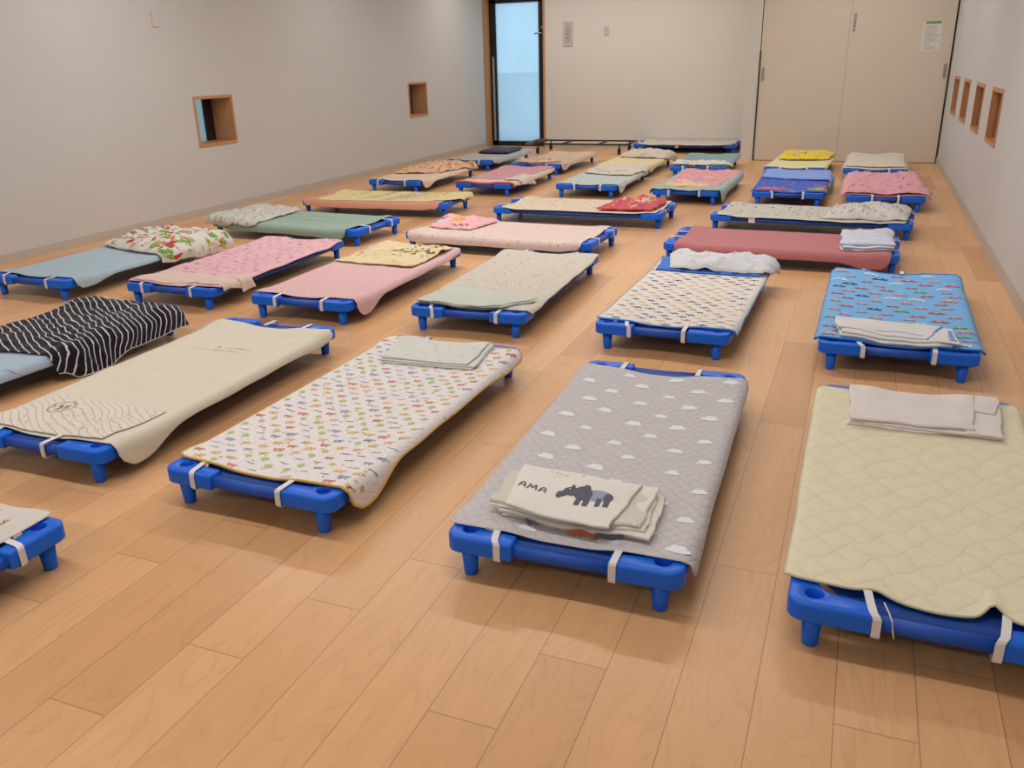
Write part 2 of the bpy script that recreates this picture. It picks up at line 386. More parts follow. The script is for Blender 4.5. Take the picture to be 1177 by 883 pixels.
# ------------------------------------------------------------------ the cot (built once, then copied)
def cap_outline(n=6):
    """corner gusset outline in corner coordinates: a inward along the length, b inward along the width"""
    ctrl = [((0, 0), .036), ((.155, 0), .010), ((.150, .030), .012), ((.060, .075), .05), ((.050, .172), .008), ((0, .172), .008)]
    pts = []
    N = len(ctrl)
    for i, (c, r) in enumerate(ctrl):
        c = Vector(c); a = Vector(ctrl[i-1][0]); b = Vector(ctrl[(i+1) % N][0])
        u = (a-c).normalized(); w = (b-c).normalized(); ang = u.angle(w); t = min(r/math.tan(ang/2), (a-c).length*.48, (b-c).length*.48)
        rr = t*math.tan(ang/2); ctr = c+(u+w).normalized()*(rr/math.sin(ang/2))
        p0, p1 = c+u*t, c+w*t; d0, d1 = p0-ctr, p1-ctr; a0 = math.atan2(d0.y, d0.x); a1 = math.atan2(d1.y, d1.x)
        da = (a1-a0+PI) % (2*PI)-PI
        for k in range(n+1): q = a0+da*k/n; pts.append(ctr+Vector((math.cos(q), math.sin(q)))*rr)
    return pts
def inset(pts, d):
    N = len(pts); out = []
    area = sum(pts[i].x*pts[(i+1) % N].y-pts[(i+1) % N].x*pts[i].y for i in range(N))
    s = 1 if area > 0 else -1
    for i in range(N):
        t = (pts[(i+1) % N]-pts[i-1]); t.normalize(); out.append(pts[i]+Vector((-t.y, t.x))*d*s)
    return out
def cap_mesh(sx, sy):
    out = cap_outline(); bm = bmesh.new()
    def P(v, z): return bm.verts.new((sx*(CL/2-v.x), sy*(CW/2-v.y), z))
    levels = [(.006, .0700), (0, .0745), (0, .1080), (.0018, .1135), (.006, .1165)]
    rings = [[P(v, z) for v in inset(out, d)] for d, z in levels]
    N = len(out)
    for a, b in zip(rings, rings[1:]):
        for i in range(N): bm.faces.new((a[i], a[(i+1) % N], b[(i+1) % N], b[i]))
    bm.faces.new(rings[0][::-1])
    hc = Vector((.047, .052)); hr = .0215; M = 20
    def H(r, z): return [bm.verts.new((sx*(CL/2-hc.x-r*math.cos(2*PI*k/M)), sy*(CW/2-hc.y-r*math.sin(2*PI*k/M)), z)) for k in range(M)]
    h0, h1, h2 = H(hr, .1165), H(hr-.002, .1145), H(hr-.004, .082)
    edges = [bm.edges.get((rings[-1][i], rings[-1][(i+1) % N])) for i in range(N)]
    edges += [bm.edges.new((h0[k], h0[(k+1) % M])) for k in range(M)]
    bmesh.ops.triangle_fill(bm, use_beauty=True, edges=edges)
    for a, b in ((h0, h1), (h1, h2)):
        for k in range(M): bm.faces.new((a[k], a[(k+1) % M], b[(k+1) % M], b[k]))
    bm.faces.new(h2)
    bmesh.ops.recalc_face_normals(bm, faces=bm.faces)
    for f in bm.faces: f.smooth = True
    for e in bm.edges:
        if len(e.link_faces) == 2 and e.calc_face_angle(0) > .9: e.smooth = False
    me = bpy.data.meshes.new('corner_cap'); bm.to_mesh(me); bm.free(); me.materials.append(BLUE); return me
def build_cot():
    root = empty('stacking_cot')
    for sx in (-1, 1):
        for sy in (-1, 1):
            cap = link('corner_cap', cap_mesh(sx, sy), root)
            c = (sx*(CL/2-.034), sy*(CW/2-.053))
            mb = MB(); mb.lathe([(.0135, 0), (.0165, .002), (.0172, .006), (.0215, .0705)], c, 22); mb.build('leg', BLUE, root)
    for sx in (-1, 1):
        mb = MB(); x = sx*(CL/2-.021)
        mb.tube([(x, -CW/2+.150, .092), (x, 0, .090), (x, CW/2-.150, .092)], .0165, 14); mb.build('end_tube', TUBE, root)
    for sy in (-1, 1):
        mb = MB(); y = sy*(CW/2-.019)
        mb.tube([(-CL/2+.13, y, .090), (0, y, .086), (CL/2-.13, y, .090)], .0145, 12); mb.build('side_rail', NAVY, root)
    # woven sling: sags between the rails and turns down round them
    mb = MB(); nx, ny = 24, 12; vs = []; fs = []
    xs = [-(CL/2-.026)+2*(CL/2-.026)*i/nx for i in range(nx+1)]
    for i, x in enumerate(xs):
        ex = abs(x)-(CL/2-.17); cut = 0 if ex < 0 else min(.105, ex*.9)
        for j in range(ny+1):
            t = -1+2*j/ny; y = t*(CW/2-.018-cut)
            z = .1035-.008*(1-t*t)*(1-(x/(CL/2))**2)
            vs.append((x, y, z))
    for i in range(nx):
        for j in range(ny): a = i*(ny+1)+j; fs.append((a, a+1, a+ny+2, a+ny+1))
    b = len(vs); vs += [(x, y, z-.0025) for x, y, z in vs]; fs += [tuple(b+q for q in f[::-1]) for f in fs]
    rim = [j for j in range(ny+1)]+[i*(ny+1)+ny for i in range(1, nx+1)]+[nx*(ny+1)+j for j in range(ny-1, -1, -1)]+[i*(ny+1) for i in range(nx-1, 0, -1)]
    for k in range(len(rim)): a, c = rim[k], rim[(k+1) % len(rim)]; fs.append((a, c, b+c, b+a))
    mb.add(vs, fs); mb.build('sling', NAVY, root)
    return root

# ------------------------------------------------------------------ cloth lying on a cot
def sst(a, b, x):
    t = max(0, min(1, (x-a)/(b-a))); return t*t*(3-2*t)
def ztop(x, y):
    c = sst(CL/2-.21, CL/2-.10, abs(x))*sst(CW/2-.24, CW/2-.13, abs(y))
    return .1085+.0105*c-.007*max(0, 1-(2*x/CL)**2)*max(0, 1-(2*y/CW)**2)
def drape(x, y, off=0, flare=.12, R=.013, xl=CL/2+.002, yl=CW/2-.003):
    cx = max(-xl, min(xl, x)); cy = max(-yl, min(yl, y)); ex, ey = x-cx, y-cy; e = math.hypot(ex, ey)
    z = ztop(cx, cy)
    if e < 1e-7: return Vector((cx, cy, z+off))
    d = Vector((ex/e, ey/e, 0)); am = PI/2-flare; a = e/R
    if a < am: o, dr = R*math.sin(a), R*(1-math.cos(a))
    else: o = R*math.sin(am)+(e-R*am)*math.cos(am); dr = R*(1-math.cos(am))+(e-R*am)*math.sin(am); a = am
    p = Vector((cx, cy, z))+d*(o+off*math.sin(a)); p.z += -dr+off*math.cos(a)
    p.z = max(.006, p.z); return p

def samples(n, L, r):
    """grid parameters, denser at both borders"""
    e = min(.3, r/L); s = [0, e*.12, e*.35, e*.65, e]; m = max(2, n)
    s += [e+(1-2*e)*i/m for i in range(1, m)]
    return s+[1-v for v in s[:5][::-1]]
class Slab:
    """closed sheet or pad between four corners given in cot coordinates: near-left, near-right, far-right, far-left"""
    def __init__(s, quad, z0, t, seed=0, wr=.0, ws=9.0, aniso=(1, 1), edge=.0, es=9.0, er=None, fn=None, flare=.12, n=(40, 22), puff=0, lift=None):
        s.q = [Vector(p) for p in quad]; s.z0, s.t, s.seed, s.wr, s.ws, s.an, s.edge, s.es = z0, t, seed, wr, ws, aniso, edge, es
        s.er = er or t*.7; s.fn = fn; s.flare = flare; s.puff = puff*1.35; s.lift = lift
        a, b, c, d = s.q; s.Lu = ((a-d).length+(b-c).length)/2; s.Lv = ((a-b).length+(d-c).length)/2
        s.us, s.vs = samples(n[0], s.Lu, s.er), samples(n[1], s.Lv, s.er)
    def xy(s, u, v):
        a, b, c, d = s.q; p = (a*(1-v)+b*v)*(1-u)+(d*(1-v)+c*v)*u
        if s.fn: p = Vector(s.fn(p.x, p.y, u, v))
        if s.edge:
            n = noise.noise_vector(Vector((p.x*s.es, p.y*s.es, s.seed*7.3))); n2 = noise.noise_vector(Vector((p.x*s.es*3.1, p.y*s.es*3.1, s.seed*3.3)))
            p = p+Vector((n.x+.4*n2.x, n.y+.4*n2.y))*s.edge
        return p
    def w(s, p):
        q = Vector((p.x*s.ws*s.an[0], p.y*s.ws*s.an[1], s.seed*5.1))
        n = noise.noise(q)+.5*noise.noise(q*2.1+Vector((3, 1, 0)))
        rd = 1-abs(noise.noise(q*1.3+Vector((9, 4, 2))))*2.2
        if s.wr < .009: return s.wr*(.55+.9*n+.55*max(0, rd))
        r2 = max(0, 1-abs(noise.noise(q*1.9+Vector((2, 7, 5))))*3.4)
        return s.wr*(.75+1.2*n+.7*max(0, rd)+.75*r2*r2)
    def prof(s, u, v):
        d = min(min(u, 1-u)*s.Lu, min(v, 1-v)*s.Lv)/s.er
        return math.sqrt(max(0, 1-(1-min(1, d))**2))
    def P(s, u, v, side=1, extra=0):
        p = s.xy(u, v); k = s.prof(u, v)
        b = min(min(u, 1-u)*s.Lu, min(v, 1-v)*s.Lv); inn = sst(0, .05, b)
        w = s.w(p)*(.35+.65*inn)
        pf = s.puff*(math.sin(PI*u)**.5)*(math.sin(PI*v)**.5) if s.puff and 0 < u < 1 and 0 < v < 1 else 0
        z = s.z0+s.t/2+side*s.t/2*k+w+(pf if side > 0 else 0)+extra
        if s.lift: z += s.lift(u, v)
        return drape(p.x, p.y, z, s.flare)
    def emit(s, mb, mi=0):
        us, vs = s.us, s.vs; nu, nv = len(us), len(vs); V = []; UV = []; F = []
        for side in (1, -1):
            for u in us:
                for v in vs: V.append(s.P(u, v, side)); UV.append((u*s.Lu, v*s.Lv))
        B = nu*nv
        for i in range(nu-1):
            for j in range(nv-1):
                a = i*nv+j; F.append((a, a+1, a+nv+1, a+nv))
                F.append((B+a, B+a+nv, B+a+nv+1, B+a+1))
        rim = [j for j in range(nv)]+[i*nv+nv-1 for i in range(1, nu)]+[(nu-1)*nv+j for j in range(nv-2, -1, -1)]+[i*nv for i in range(nu-2, 0, -1)]
        for k in range(len(rim)): a, c = rim[k], rim[(k+1) % len(rim)]; F.append((c, a, B+a, B+c))
        mb.add(V, F, mi, UV)
    def decal(s, mb, poly, cu, cv, ang, sc, mi, extra=.0009):
        """print a flat shape (metres) at cloth position cu (along), cv (across)"""
        ca, sa = math.cos(ang), math.sin(ang); K = max(1, min(6, int(sc/.035)))
        if K > 1:
            out = []
            for a, b in zip(poly, poly[1:]+poly[:1]):
                m = max(1, int(math.dist(a, b)*sc/.014))
                out += [(a[0]+(b[0]-a[0])*k/m, a[1]+(b[1]-a[1])*k/m) for k in range(m)]
            poly = out
        n = len(poly); c = (sum(p[0] for p in poly)/n, sum(p[1] for p in poly)/n); pts = []
        rings = [1-k/K for k in range(K)]
        for f in rings+[0]:
            for x, y in (poly if f else [c]):
                x, y = c[0]+(x-c[0])*f, c[1]+(y-c[1])*f
                u = (cu+(x*ca-y*sa)*sc)/s.Lu; v = (cv+(x*sa+y*ca)*sc)/s.Lv
                if K > 1: u, v = min(.996, max(.004, u)), min(.996, max(.004, v))
                elif not (.004 < u < .996 and .004 < v < .996): return
                pts.append(s.P(u, v, 1, extra))
        fs = []
        for k in range(K-1): fs += [(k*n+i, k*n+(i+1) % n, (k+1)*n+(i+1) % n, (k+1)*n+i) for i in range(n)]
        fs += [((K-1)*n+i, (K-1)*n+(i+1) % n, K*n) for i in range(n)]
        mb.add(pts, fs, mi, [(0, 0)]*len(pts))
    def stroke(s, mb, line, cu, cv, ang, sc, wd, mi):
        for (x0, y0), (x1, y1) in zip(line, line[1:]):
            l = math.hypot(x1-x0, y1-y0) or 1; nx, ny = -(y1-y0)/l*wd/2/sc, (x1-x0)/l*wd/2/sc
            s.decal(mb, [(x0+nx, y0+ny), (x1+nx, y1+ny), (x1-nx, y1-ny), (x0-nx, y0-ny)], cu, cv, ang, sc, mi)
    def binding(s, mb, r=.003, mi=0, sides='nrfl'):
        def line(k):
            if k == 'n': return [(0, v) for v in s.vs]
            if k == 'f': return [(1, v) for v in s.vs[::-1]]
            if k == 'r': return [(u, 1) for u in s.us]
            return [(u, 0) for u in s.us[::-1]]
        if sides == 'nrfl':
            pts = [q for k in 'nrfl' for q in line(k)[:-1]]; mb.tube([s.P(u, v, 0, .001) for u, v in pts], r, 6, mi, closed=True)
        else:
            for k in sides: mb.tube([s.P(u, v, 0, .001) for u, v in line(k)], r, 6, mi)

# motif shapes, roughly one unit across: x along the cot, y across
def circ(n=10, r=.5, cx=0, cy=0, ry=None): return [(cx+r*math.cos(2*PI*i/n), cy+(ry or r)*math.sin(2*PI*i/n)) for i in range(n)]
CLOUD = [(-.34, -.42), (-.38, 0), (-.34, .4), (-.16, .56), (.02, .52), (.1, .38), (.30, .36), (.42, .12), (.34, -.02), (.46, -.2), (.30, -.38), (.08, -.36), (.0, -.52), (-.2, -.56)]
TREE = [(-.5, -.06), (-.5, .06), (-.22, .08), (-.1, .34), (.16, .38), (.42, .22), (.48, 0), (.42, -.22), (.16, -.38), (-.1, -.34), (-.22, -.08)]
BEAST = [(-.45, -.34), (-.45, -.2), (-.12, -.18), (-.12, .18), (-.45, .2), (-.45, .36), (.0, .42), (.12, .62), (.28, .6), (.34, .44), (.2, .34), (.22, -.3), (.1, -.5), (-.02, -.44)]
CAR = [(-.34, -.6), (-.46, -.42), (-.34, -.28), (-.34, .28), (-.46, .42), (-.34, .58), (0, .62), (.06, .36), (.40, .2), (.40, -.26), (.06, -.42), (0, -.62)]
PLANE = [(0, -.6), (.1, -.3), (.08, -.1), (.42, .1), (.38, .2), (.08, .14), (.06, .4), (.2, .56), (0, .52), (-.2, .6), (-.06, .4), (-.1, .12), (-.4, .16), (-.38, .04), (-.1, -.12), (-.12, -.34)]
STAR = [((.5 if i % 2 == 0 else .22)*math.cos(PI*i/5), (.5 if i % 2 == 0 else .22)*math.sin(PI*i/5)) for i in range(10)]
LEAF = [(-.5, 0), (-.2, .2), (.2, .22), (.5, 0), (.2, -.2), (-.2, -.22)]
WAVE = [(-.08, -.6), (.1, -.3), (-.02, 0), (.12, .3), (0, .6), (-.1, .3), (-.12, 0), (-.02, -.3)]
SHAPES = {'cloud': CLOUD, 'tree': TREE, 'beast': BEAST, 'car': CAR, 'plane': PLANE, 'star': STAR, 'dot': circ(8), 'leaf': LEAF, 'wave': WAVE}

def pattern(s, mb, du, dv, items, seed, jit=.15, size=.03, stagger=True, u0=0, u1=9, v0=0, v1=9, ang=.0, alt=True):
    """items: list of (shape, material index)"""
    r = random.Random(seed); i = 0; u = du*.5+u0
    while u < min(s.Lu, u1)-du*.3:
        v = dv*(.5 if i % 2 else .98 if stagger else .5)+v0; j = 0
        while v < min(s.Lv, v1)-dv*.3:
            sh, mi = items[(i*3+j*5+r.randrange(2)) % len(items)] if alt else r.choice(items)
            s.decal(mb, SHAPES[sh], u+r.uniform(-jit, jit)*du, v+r.uniform(-jit, jit)*dv, ang+r.uniform(-.25, .25), size*r.uniform(.85, 1.15), mi)
            v += dv; j += 1
        u += du; i += 1
def wheels(s, mb, du, dv, size, mi, seed): pass

# sheet outline: end insets and side overhang along the length
def sheet_quad(ov): return [(-CL/2, CW/2), (-CL/2, -CW/2), (CL/2, -CW/2), (CL/2, CW/2)]
def sheet_fn(nend=.062, fend=.062, cn=-.012, cf=-.03, ol=.03, orr=.03, fl=(0, 0, 0, 0), tuck=.0, wav=0, seed=0):
    """nend/fend: distance of the sheet's ends from the cot's ends; cn/cf: how far they bow inward mid-width;
    ol/orr: side overhang; fl: extra overhang of the corner flaps near-left, near-right, far-right, far-left"""
    def f(x, y, u, v):
        t = (v-.5)*2
        bow = (1-t*t)
        x0 = -CL/2+nend-cn*bow; x1 = CL/2-fend+cf*bow
        if wav: x0 += wav*noise.noise(Vector((v*9, seed, 0)))
        X = x0+(x1-x0)*u
        n = sst(.22, 0, u)**1.0; n = 1-sst(0, .22, u); g = sst(.78, 1, u)
        L_ = ol+fl[0]*n+fl[3]*g; R_ = orr+fl[1]*n+fl[2]*g
        for ext, vv in ((L_, v), (R_, 1-v)):
            rc = .022+.45*ext; d_ = vv*(CW+L_+R_)
            if d_ < rc:
                q = rc-math.sqrt(rc*rc-(rc-d_)**2); X += q*(1-u) if u < .5 else -q*u
        wv = .005*noise.noise(Vector((X*6, seed*3.7, v*2)))
        Y = (CW/2+L_+wv)*(1-v)+(-CW/2-R_-wv)*v
        return (X, Y)
    return f

def strap(parent, sx, y, dy=0, wdt=.017):
    """elastic band from the sheet's end over the cap and round beneath"""
    x0 = CL/2
    prof = [(x0-.085, .123), (x0-.045, .1215), (x0-.012, .1205), (x0-.001, .118), (x0+.0025, .112), (x0+.003, .095), (x0+.003, .073), (x0-.001, .0675), (x0-.012, .0665), (x0-.03, .067)]
    pts = [(sx*a, y+dy*(1-i/3.5) if i < 4 else y, z) for i, (a, z) in enumerate(prof)]
    vs = []; uv = []; fs = []
    for i, (px, py, pz) in enumerate(pts):
        for s_ in (-1, 1): vs.append((px, py+s_*wdt/2, pz)); uv.append((px, py))
    n = len(pts); m = len(vs)
    for i in range(n):
        px, py, pz = pts[i]
        a = pts[max(0, i-1)]; b = pts[min(n-1, i+1)]; tx, tz = b[0]-a[0], b[2]-a[2]; l = math.hypot(tx, tz) or 1
        nx_, nz_ = tz/l*.0014*sx*-1*-1, -tx/l*.0014
        if sx > 0: nx_, nz_ = -abs(nx_)*(1 if nx_ > 0 else -1), nz_
        for s_ in (-1, 1): vs.append((px-sx*abs(nx_) if True else px, py+s_*wdt/2, pz-.0012)); uv.append((px, py))
    for i in range(n-1):
        a = 2*i; fs.append((a, a+1, a+3, a+2)); fs.append((m+a, m+a+2, m+a+3, m+a+1)); fs.append((a, a+2, m+a+2, m+a)); fs.append((a+1, m+a+1, m+a+3, a+3))
    fs += [(0, m, m+1, 1), (2*n-2, 2*n-1, m+2*n-1, m+2*n-2)]
    mb = MB(); mb.add(vs, fs, 0, uv, False); return mb.build('elastic_strap', ELAST, parent)

def folded(mb, quad, n, t, z0=.006, seed=0, mi=0, wr=.0015, off=.008, edge=.006, shrink=.0, ws=10, mis=None, ln=(22, 18)):
    """a cloth folded into n layers; returns the top layer"""
    r = random.Random(seed); last = None
    for k in range(n):
        q = [(x+r.uniform(-off, off), y+r.uniform(-off, off)) for x, y in quad]
        c = (sum(p[0] for p in q)/4, sum(p[1] for p in q)/4)
        q = [(c[0]+(x-c[0])*(1-shrink*k), c[1]+(y-c[1])*(1-shrink*k)) for x, y in q]
        last = Slab(q, z0+k*t*1.0, t*1.05, seed=seed+k*.37, wr=wr, ws=ws, edge=edge, es=12, er=t*.55, n=ln)
        last.emit(mb, mis[k % len(mis)] if mis else mi)
    return last

# ------------------------------------------------------------------ placing
COTS = {1: (2.242, -.563, .026), 2: (2.236, .244, -.001), 3: (2.290, -1.457, -.020), 4: (2.303, -2.304, .017), 5: (1.031, -2.427, -1.571),
 6: (2.334, -3.231, -.065), 7: (3.916, -4.237, .004), 8: (3.994, -3.327, .029), 9: (3.973, -2.487, .011), 10: (4.025, -1.620, .028),
 11: (4.010, -.691, -.019), 12: (4.027, .215, -.013), 13: (5.367, -.402, -1.594), 14: (6.410, -.287, -1.631), 15: (6.381, -1.964, -1.572),
 16: (5.262, -2.137, -1.616), 17: (6.408, -3.747, -1.512), 18: (5.295, -3.802, -1.648), 19: (8.018, -4.212, -.004), 20: (8.016, -3.277, .019),
 21: (9.799, -4.230, .003), 22: (9.588, -3.305, -.021), 23: (8.099, -2.299, .016), 24: (9.529, -2.347, -.003), 25: (7.951, -1.352, -.013),
 26: (9.602, -1.569, .028), 27: (11.640, -2.170, -1.571), 28: (9.677, -.590, -.050), 29: (7.995, -.546, .022), 30: (9.684, .137, -.016), 31: (7.931, .190, .029)}
PROTO = build_cot()
def copy_tree(o, parent=None):
    c = o.copy(); COL.objects.link(c)
    if parent: c.parent = parent
    for ch in list(o.children): copy_tree(ch, c)
    return c
first = [True]
def place_cot(n, label):
    u, w, t = COTS[n]
    if first[0]: o = PROTO; first[0] = False
    else: o = copy_tree(PROTO)
    o.location = (w, u, 0); o.rotation_euler = (0, 0, PI/2+t)
    tag(o, label, 'cot', 'blue stacking cots set out across the floor'); return o
def on(n, name, label, cat, group=None):
    u, w, t = COTS[n]; o = empty(name, (w, u, 0), PI/2+t); return tag(o, label, cat, group)

SG, BG = 'mattress covers on the cots', 'blankets left on the cots'
def sheet(n, label, mats, fn, pat=None, wr=.0012, ws=7, t=.005, straps='std', bind=None, seed=None, nn=(56, 30), name='cot_sheet', z0=.001, tagp=None):
    root = on(n, name, label, 'sheet', SG)
    s = Slab(sheet_quad(0), z0, t, seed=seed or n, wr=wr, ws=ws, fn=fn, er=.004, n=nn, flare=.10)
    mb = MB(); s.emit(mb, 0)
    if pat: pat(s, mb)
    me = mb.build('cloth', mats, root)
    if bind:
        b = MB(); s.binding(b, bind[1], 0, bind[2] if len(bind) > 2 else 'nrfl'); b.build('edge_binding', bind[0], root)
    if straps == 'std': straps = [(-1, .165, .03), (-1, -.150, -.01), (1, .155, 0), (1, -.155, 0)]
    for st in straps: strap(root, *st)
    if tagp:
        mb = MB(); x, y, m = tagp; P0 = s.P(x, y, 1); mb.box(P0.x-.022, P0.x+.022, P0.y-.002, P0.y+.001, P0.z-.045, P0.z+.003); mb.build('care_tag', m, root)
    return s
def blanket(n, label, build, mats, name='blanket', cat='blanket', bind=None):
    root = on(n, name, label, cat, BG); mb = MB(); r = build(mb)
    o = mb.build('cloth', mats, root)
    if bind and r:
        b = MB(); r.binding(b, bind[1], 0, bind[2] if len(bind) > 2 else 'nrfl'); b.build('edge_binding', bind[0], root)
    return root
def spread(quad, z0=.007, t=.004, **k):
    def f(mb, quad=quad):
        s = Slab(quad, z0, t, er=k.pop('er', t), **k); s.emit(mb, 0); return s
    return f
exec_order = []
# ================================================================== 1 grey, clouds
place_cot(1, 'blue plastic cot under the grey quilted cover with white clouds')
def pc(s, mb):
    pattern(s, mb, .088, .170, [('cloud', 1)], 4, jit=.14, size=.042)
    pattern(s, mb, .098, .150, [('dot', 1)], 9, jit=.4, size=.005, u0=.04, v0=.05)
    s.decal(mb, CLOUD, .07, .60, .3, .05, 2)
sheet(1, 'grey quilted cot cover printed with small white clouds', [fabric('greyq', (193, 182, 176), 'quilt', .038, .8), ink('dcd6cf'), ink('6e6a70')],
      sheet_fn(.048, .062, -.004, -.028, .012, .024, (0, .028, .01, 0), seed=1), pc, straps=[(-1, .150, .022), (-1, -.128, -.004), (1, .145, 0), (1, -.125, 0)])
def ell(cx, cy, rx, ry, n=16): return circ(n, rx, cx, cy, ry)
def box_(x0, x1, y0, y1): return [(x0, y0), (x0, y1), ((x0+x1)/2, y1+.01), (x1, y1), (x1, y0), ((x0+x1)/2, y0-.01)]
TAPIR = [(ell(.02, .36, .30, .34), 2), (box_(-.52, -.12, .34, .47), 1), (box_(-.50, -.12, .56, .69), 1), (ell(-.06, .62, .20, .12), 1),
         (ell(.06, -.06, .33, .27), 1), (box_(-.52, -.08, -.20, -.07), 1), (box_(-.55, -.08, .02, .15), 1), (ell(.08, -.40, .20, .22), 1),
         (ell(-.06, -.62, .12, .14), 1), (ell(-.16, -.70, .09, .07), 1), (ell(.30, -.38, .09, .05), 1), (ell(.36, .02, .12, .10), 1)]
def b1(mb):
    q = [(-.560, .190), (-.575, -.150), (-.325, -.155), (-.335, .205)]
    folded(mb, [(-.555, .180), (-.570, -.185), (-.330, -.195), (-.350, .19)], 2, .009, .006, 11, 0, .003, .010, .010, mis=[3, 0])
    folded(mb, [(-.545, .210), (-.560, -.170), (-.335, -.165), (-.345, .215)], 2, .009, .025, 12, 0, .003, .010, .009, mis=[0, 3])
    s = Slab([(-.566, .165), (-.590, -.105), (-.345, -.125), (-.330, .200)], .043, .010, seed=5.2, wr=.006, ws=6, edge=.008, es=9, er=.006, n=(34, 34)); s.emit(mb, 0)
    s2 = Slab([(-.540, -.118), (-.560, -.160), (-.335, -.170), (-.335, -.125)], .036, .008, seed=5.9, wr=.003, ws=9, edge=.006, er=.006, n=(18, 6)); s2.emit(mb, 0)
    cu, cv = .145, .185
    for k, (pl, m) in enumerate(TAPIR): s.decal(mb, pl, cu-.02, cv+.002, -.12, .100, m, .0010+.00012*k)
    s.decal(mb, circ(8), cu-.010, cv-.044, 0, .005, 0, .0035)
    A = [[(-.5, -.35), (.2, -.25), (.5, 0), (.2, .25), (-.5, .35)], [(-.1, -.26), (-.1, .26)]]
    M = [[(-.5, -.45), (.5, -.3), (-.2, 0), (.5, .3), (-.5, .45)]]
    for g, dv in ((A, .0), (M, .026), (A, .052)):
        for l in g: s.stroke(mb, l, .125-dv*.25, .022+dv, .12, .024, .004, 1)
    for k in range(4): s.stroke(mb, [(-.3, 0), (.3, .2)] if k % 2 else [(.2, -.2), (-.2, .2)], .222-.004*k, .075+.013*k, 0, .014, .003, 2)
    s.decal(mb, LEAF, .225, .155, .4, .012, 4)
    # printed patches on the lower folds that show at the front edge
    for (x, y, l, m) in ((-.572, -.03, .07, 5), (-.573, -.10, .07, 1), (-.566, .10, .02, 1)):
        mb.add([drape(x-.005-.002*math.sin(k*1.3), y+l/2-l*k/6, .020+.0035*math.sin(k*1.1+m)+(.0085 if j else -.0075)*math.sin(PI*(k+.6)/7.2)**.5) for j in (0, 1) for k in range(7)],
               [(k, k+1, k+8, k+7) for k in range(6)], m, [(0, 0)]*14)
    return s
blanket(1, 'cream folded blanket with a grey tapir print on the grey cloud cover', b1,
        [fabric('creamb', (222, 210, 194), 'towel', bump=.5), ink('57555c'), ink('8d909c'), fabric('creamb2', (206, 192, 172), 'towel'), ink('9a9a50'), ink('a8583a')])
# ================================================================== 2 pale green
place_cot(2, 'blue plastic cot nearest the right wall in the front row, under the pale green cover')
def fn2(x, y, u, v):
    X, Y = sheet_fn(.085, .050, .010, -.018, .010, .022, (.0, .0, 0, 0), seed=2)(x, y, u, v)
    if u < .3:
        k = (1-u/.3)**2
        X += k*(.030*math.exp(-((v-.66)/.035)**2)+.018*math.exp(-((v-.30)/.05)**2)-.012*math.exp(-((v-.5)/.1)**2)-.018*math.exp(-((v-.76)/.06)**2))
    return (X, Y)
def lift2(u, v): return .012*math.exp(-((v-.66)/.028)**2)*(1-sst(0, .12, u))
root2 = on(2, 'cot_sheet', 'plain pale green quilted cot cover with a puckered front edge', 'sheet', SG)
s2 = Slab(sheet_quad(0), .001, .006, seed=2, wr=.0015, ws=6, fn=fn2, er=.004, n=(70, 60), lift=lift2)
mb = MB(); s2.emit(mb, 0); mb.build('cloth', fabric('greenq', (222, 207, 172), 'quilt', .085, .8), root2)
mb = MB(); s2.binding(mb, .0032); mb.build('edge_binding', fabric('greenb', (196, 184, 146)), root2)
for st in ((-1, .112, .02), (-1, -.105, -.02), (1, .15, 0), (1, -.15, 0)): strap(root2, *st)
mb = MB(); mb.tube([(-CL/2+.05, .10, .122), (-CL/2+.015, .092, .124), (-CL/2-.001, .085, .115), (-CL/2-.004, .082, .095), (-CL/2-.004, .078, .078)], .0016, 6); mb.build('loose_thread', ELAST, root2)
def b2(mb):
    folded(mb, [(.33, .195), (.34, -.215), (.585, -.23), (.60, .185)], 2, .008, .007, 21, 0, .003, .008, .010)
    s = Slab([(.325, .190), (.345, -.150), (.60, -.165), (.585, .20)], .024, .010, seed=2.7, wr=.006, ws=6, edge=.010, er=.006, n=(30, 30)); s.emit(mb, 0)
    Slab([(.335, -.13), (.325, -.225), (.40, -.215), (.42, -.12)], .020, .007, seed=3.3, wr=.004, ws=8, edge=.008, er=.005, n=(12, 12)).emit(mb, 0)
    Slab([(.50, -.13), (.49, -.215), (.62, -.24), (.61, -.12)], .022, .007, seed=3.9, wr=.006, ws=8, edge=.008, er=.005, n=(12, 12)).emit(mb, 0)
blanket(2, 'off-white folded towel at the head of the pale green cover', b2, [fabric('offw', (226, 210, 198), 'towel', bump=.8)], 'folded_towel', 'towel')
# ================================================================== 3 animal print
place_cot(3, 'blue plastic cot under the white animal-print cover with mustard edging')
def p3(s, mb):
    pattern(s, mb, .040, .056, [('tree', 1), ('beast', 2), ('wave', 4), ('beast', 3), ('beast', 4), ('tree', 1), ('beast', 2), ('wave', 5)], 7, jit=.10, size=.029)
    pattern(s, mb, .080, .056, [('dot', 1), ('leaf', 4), ('dot', 2)], 17, jit=.3, size=.010, u0=.02, v0=.02)
sheet(3, 'white cot cover with rows of tiny animals and trees and a mustard border', [fabric('anim', (222, 209, 200), 'quilt', .03, .45), ink('a8b46c'), ink('dfae6c'), ink('d0806c'), ink('9a9aa6'), ink('8c8890')],
      sheet_fn(.072, .045, .012, -.02, .008, .020, (-.004, .062, .02, 0), seed=3), p3, bind=(fabric('must', (206, 160, 72)), .0042), straps=[(-1, .175, .01), (-1, -.118, -.01), (1, .13, 0), (1, -.15, 0)])
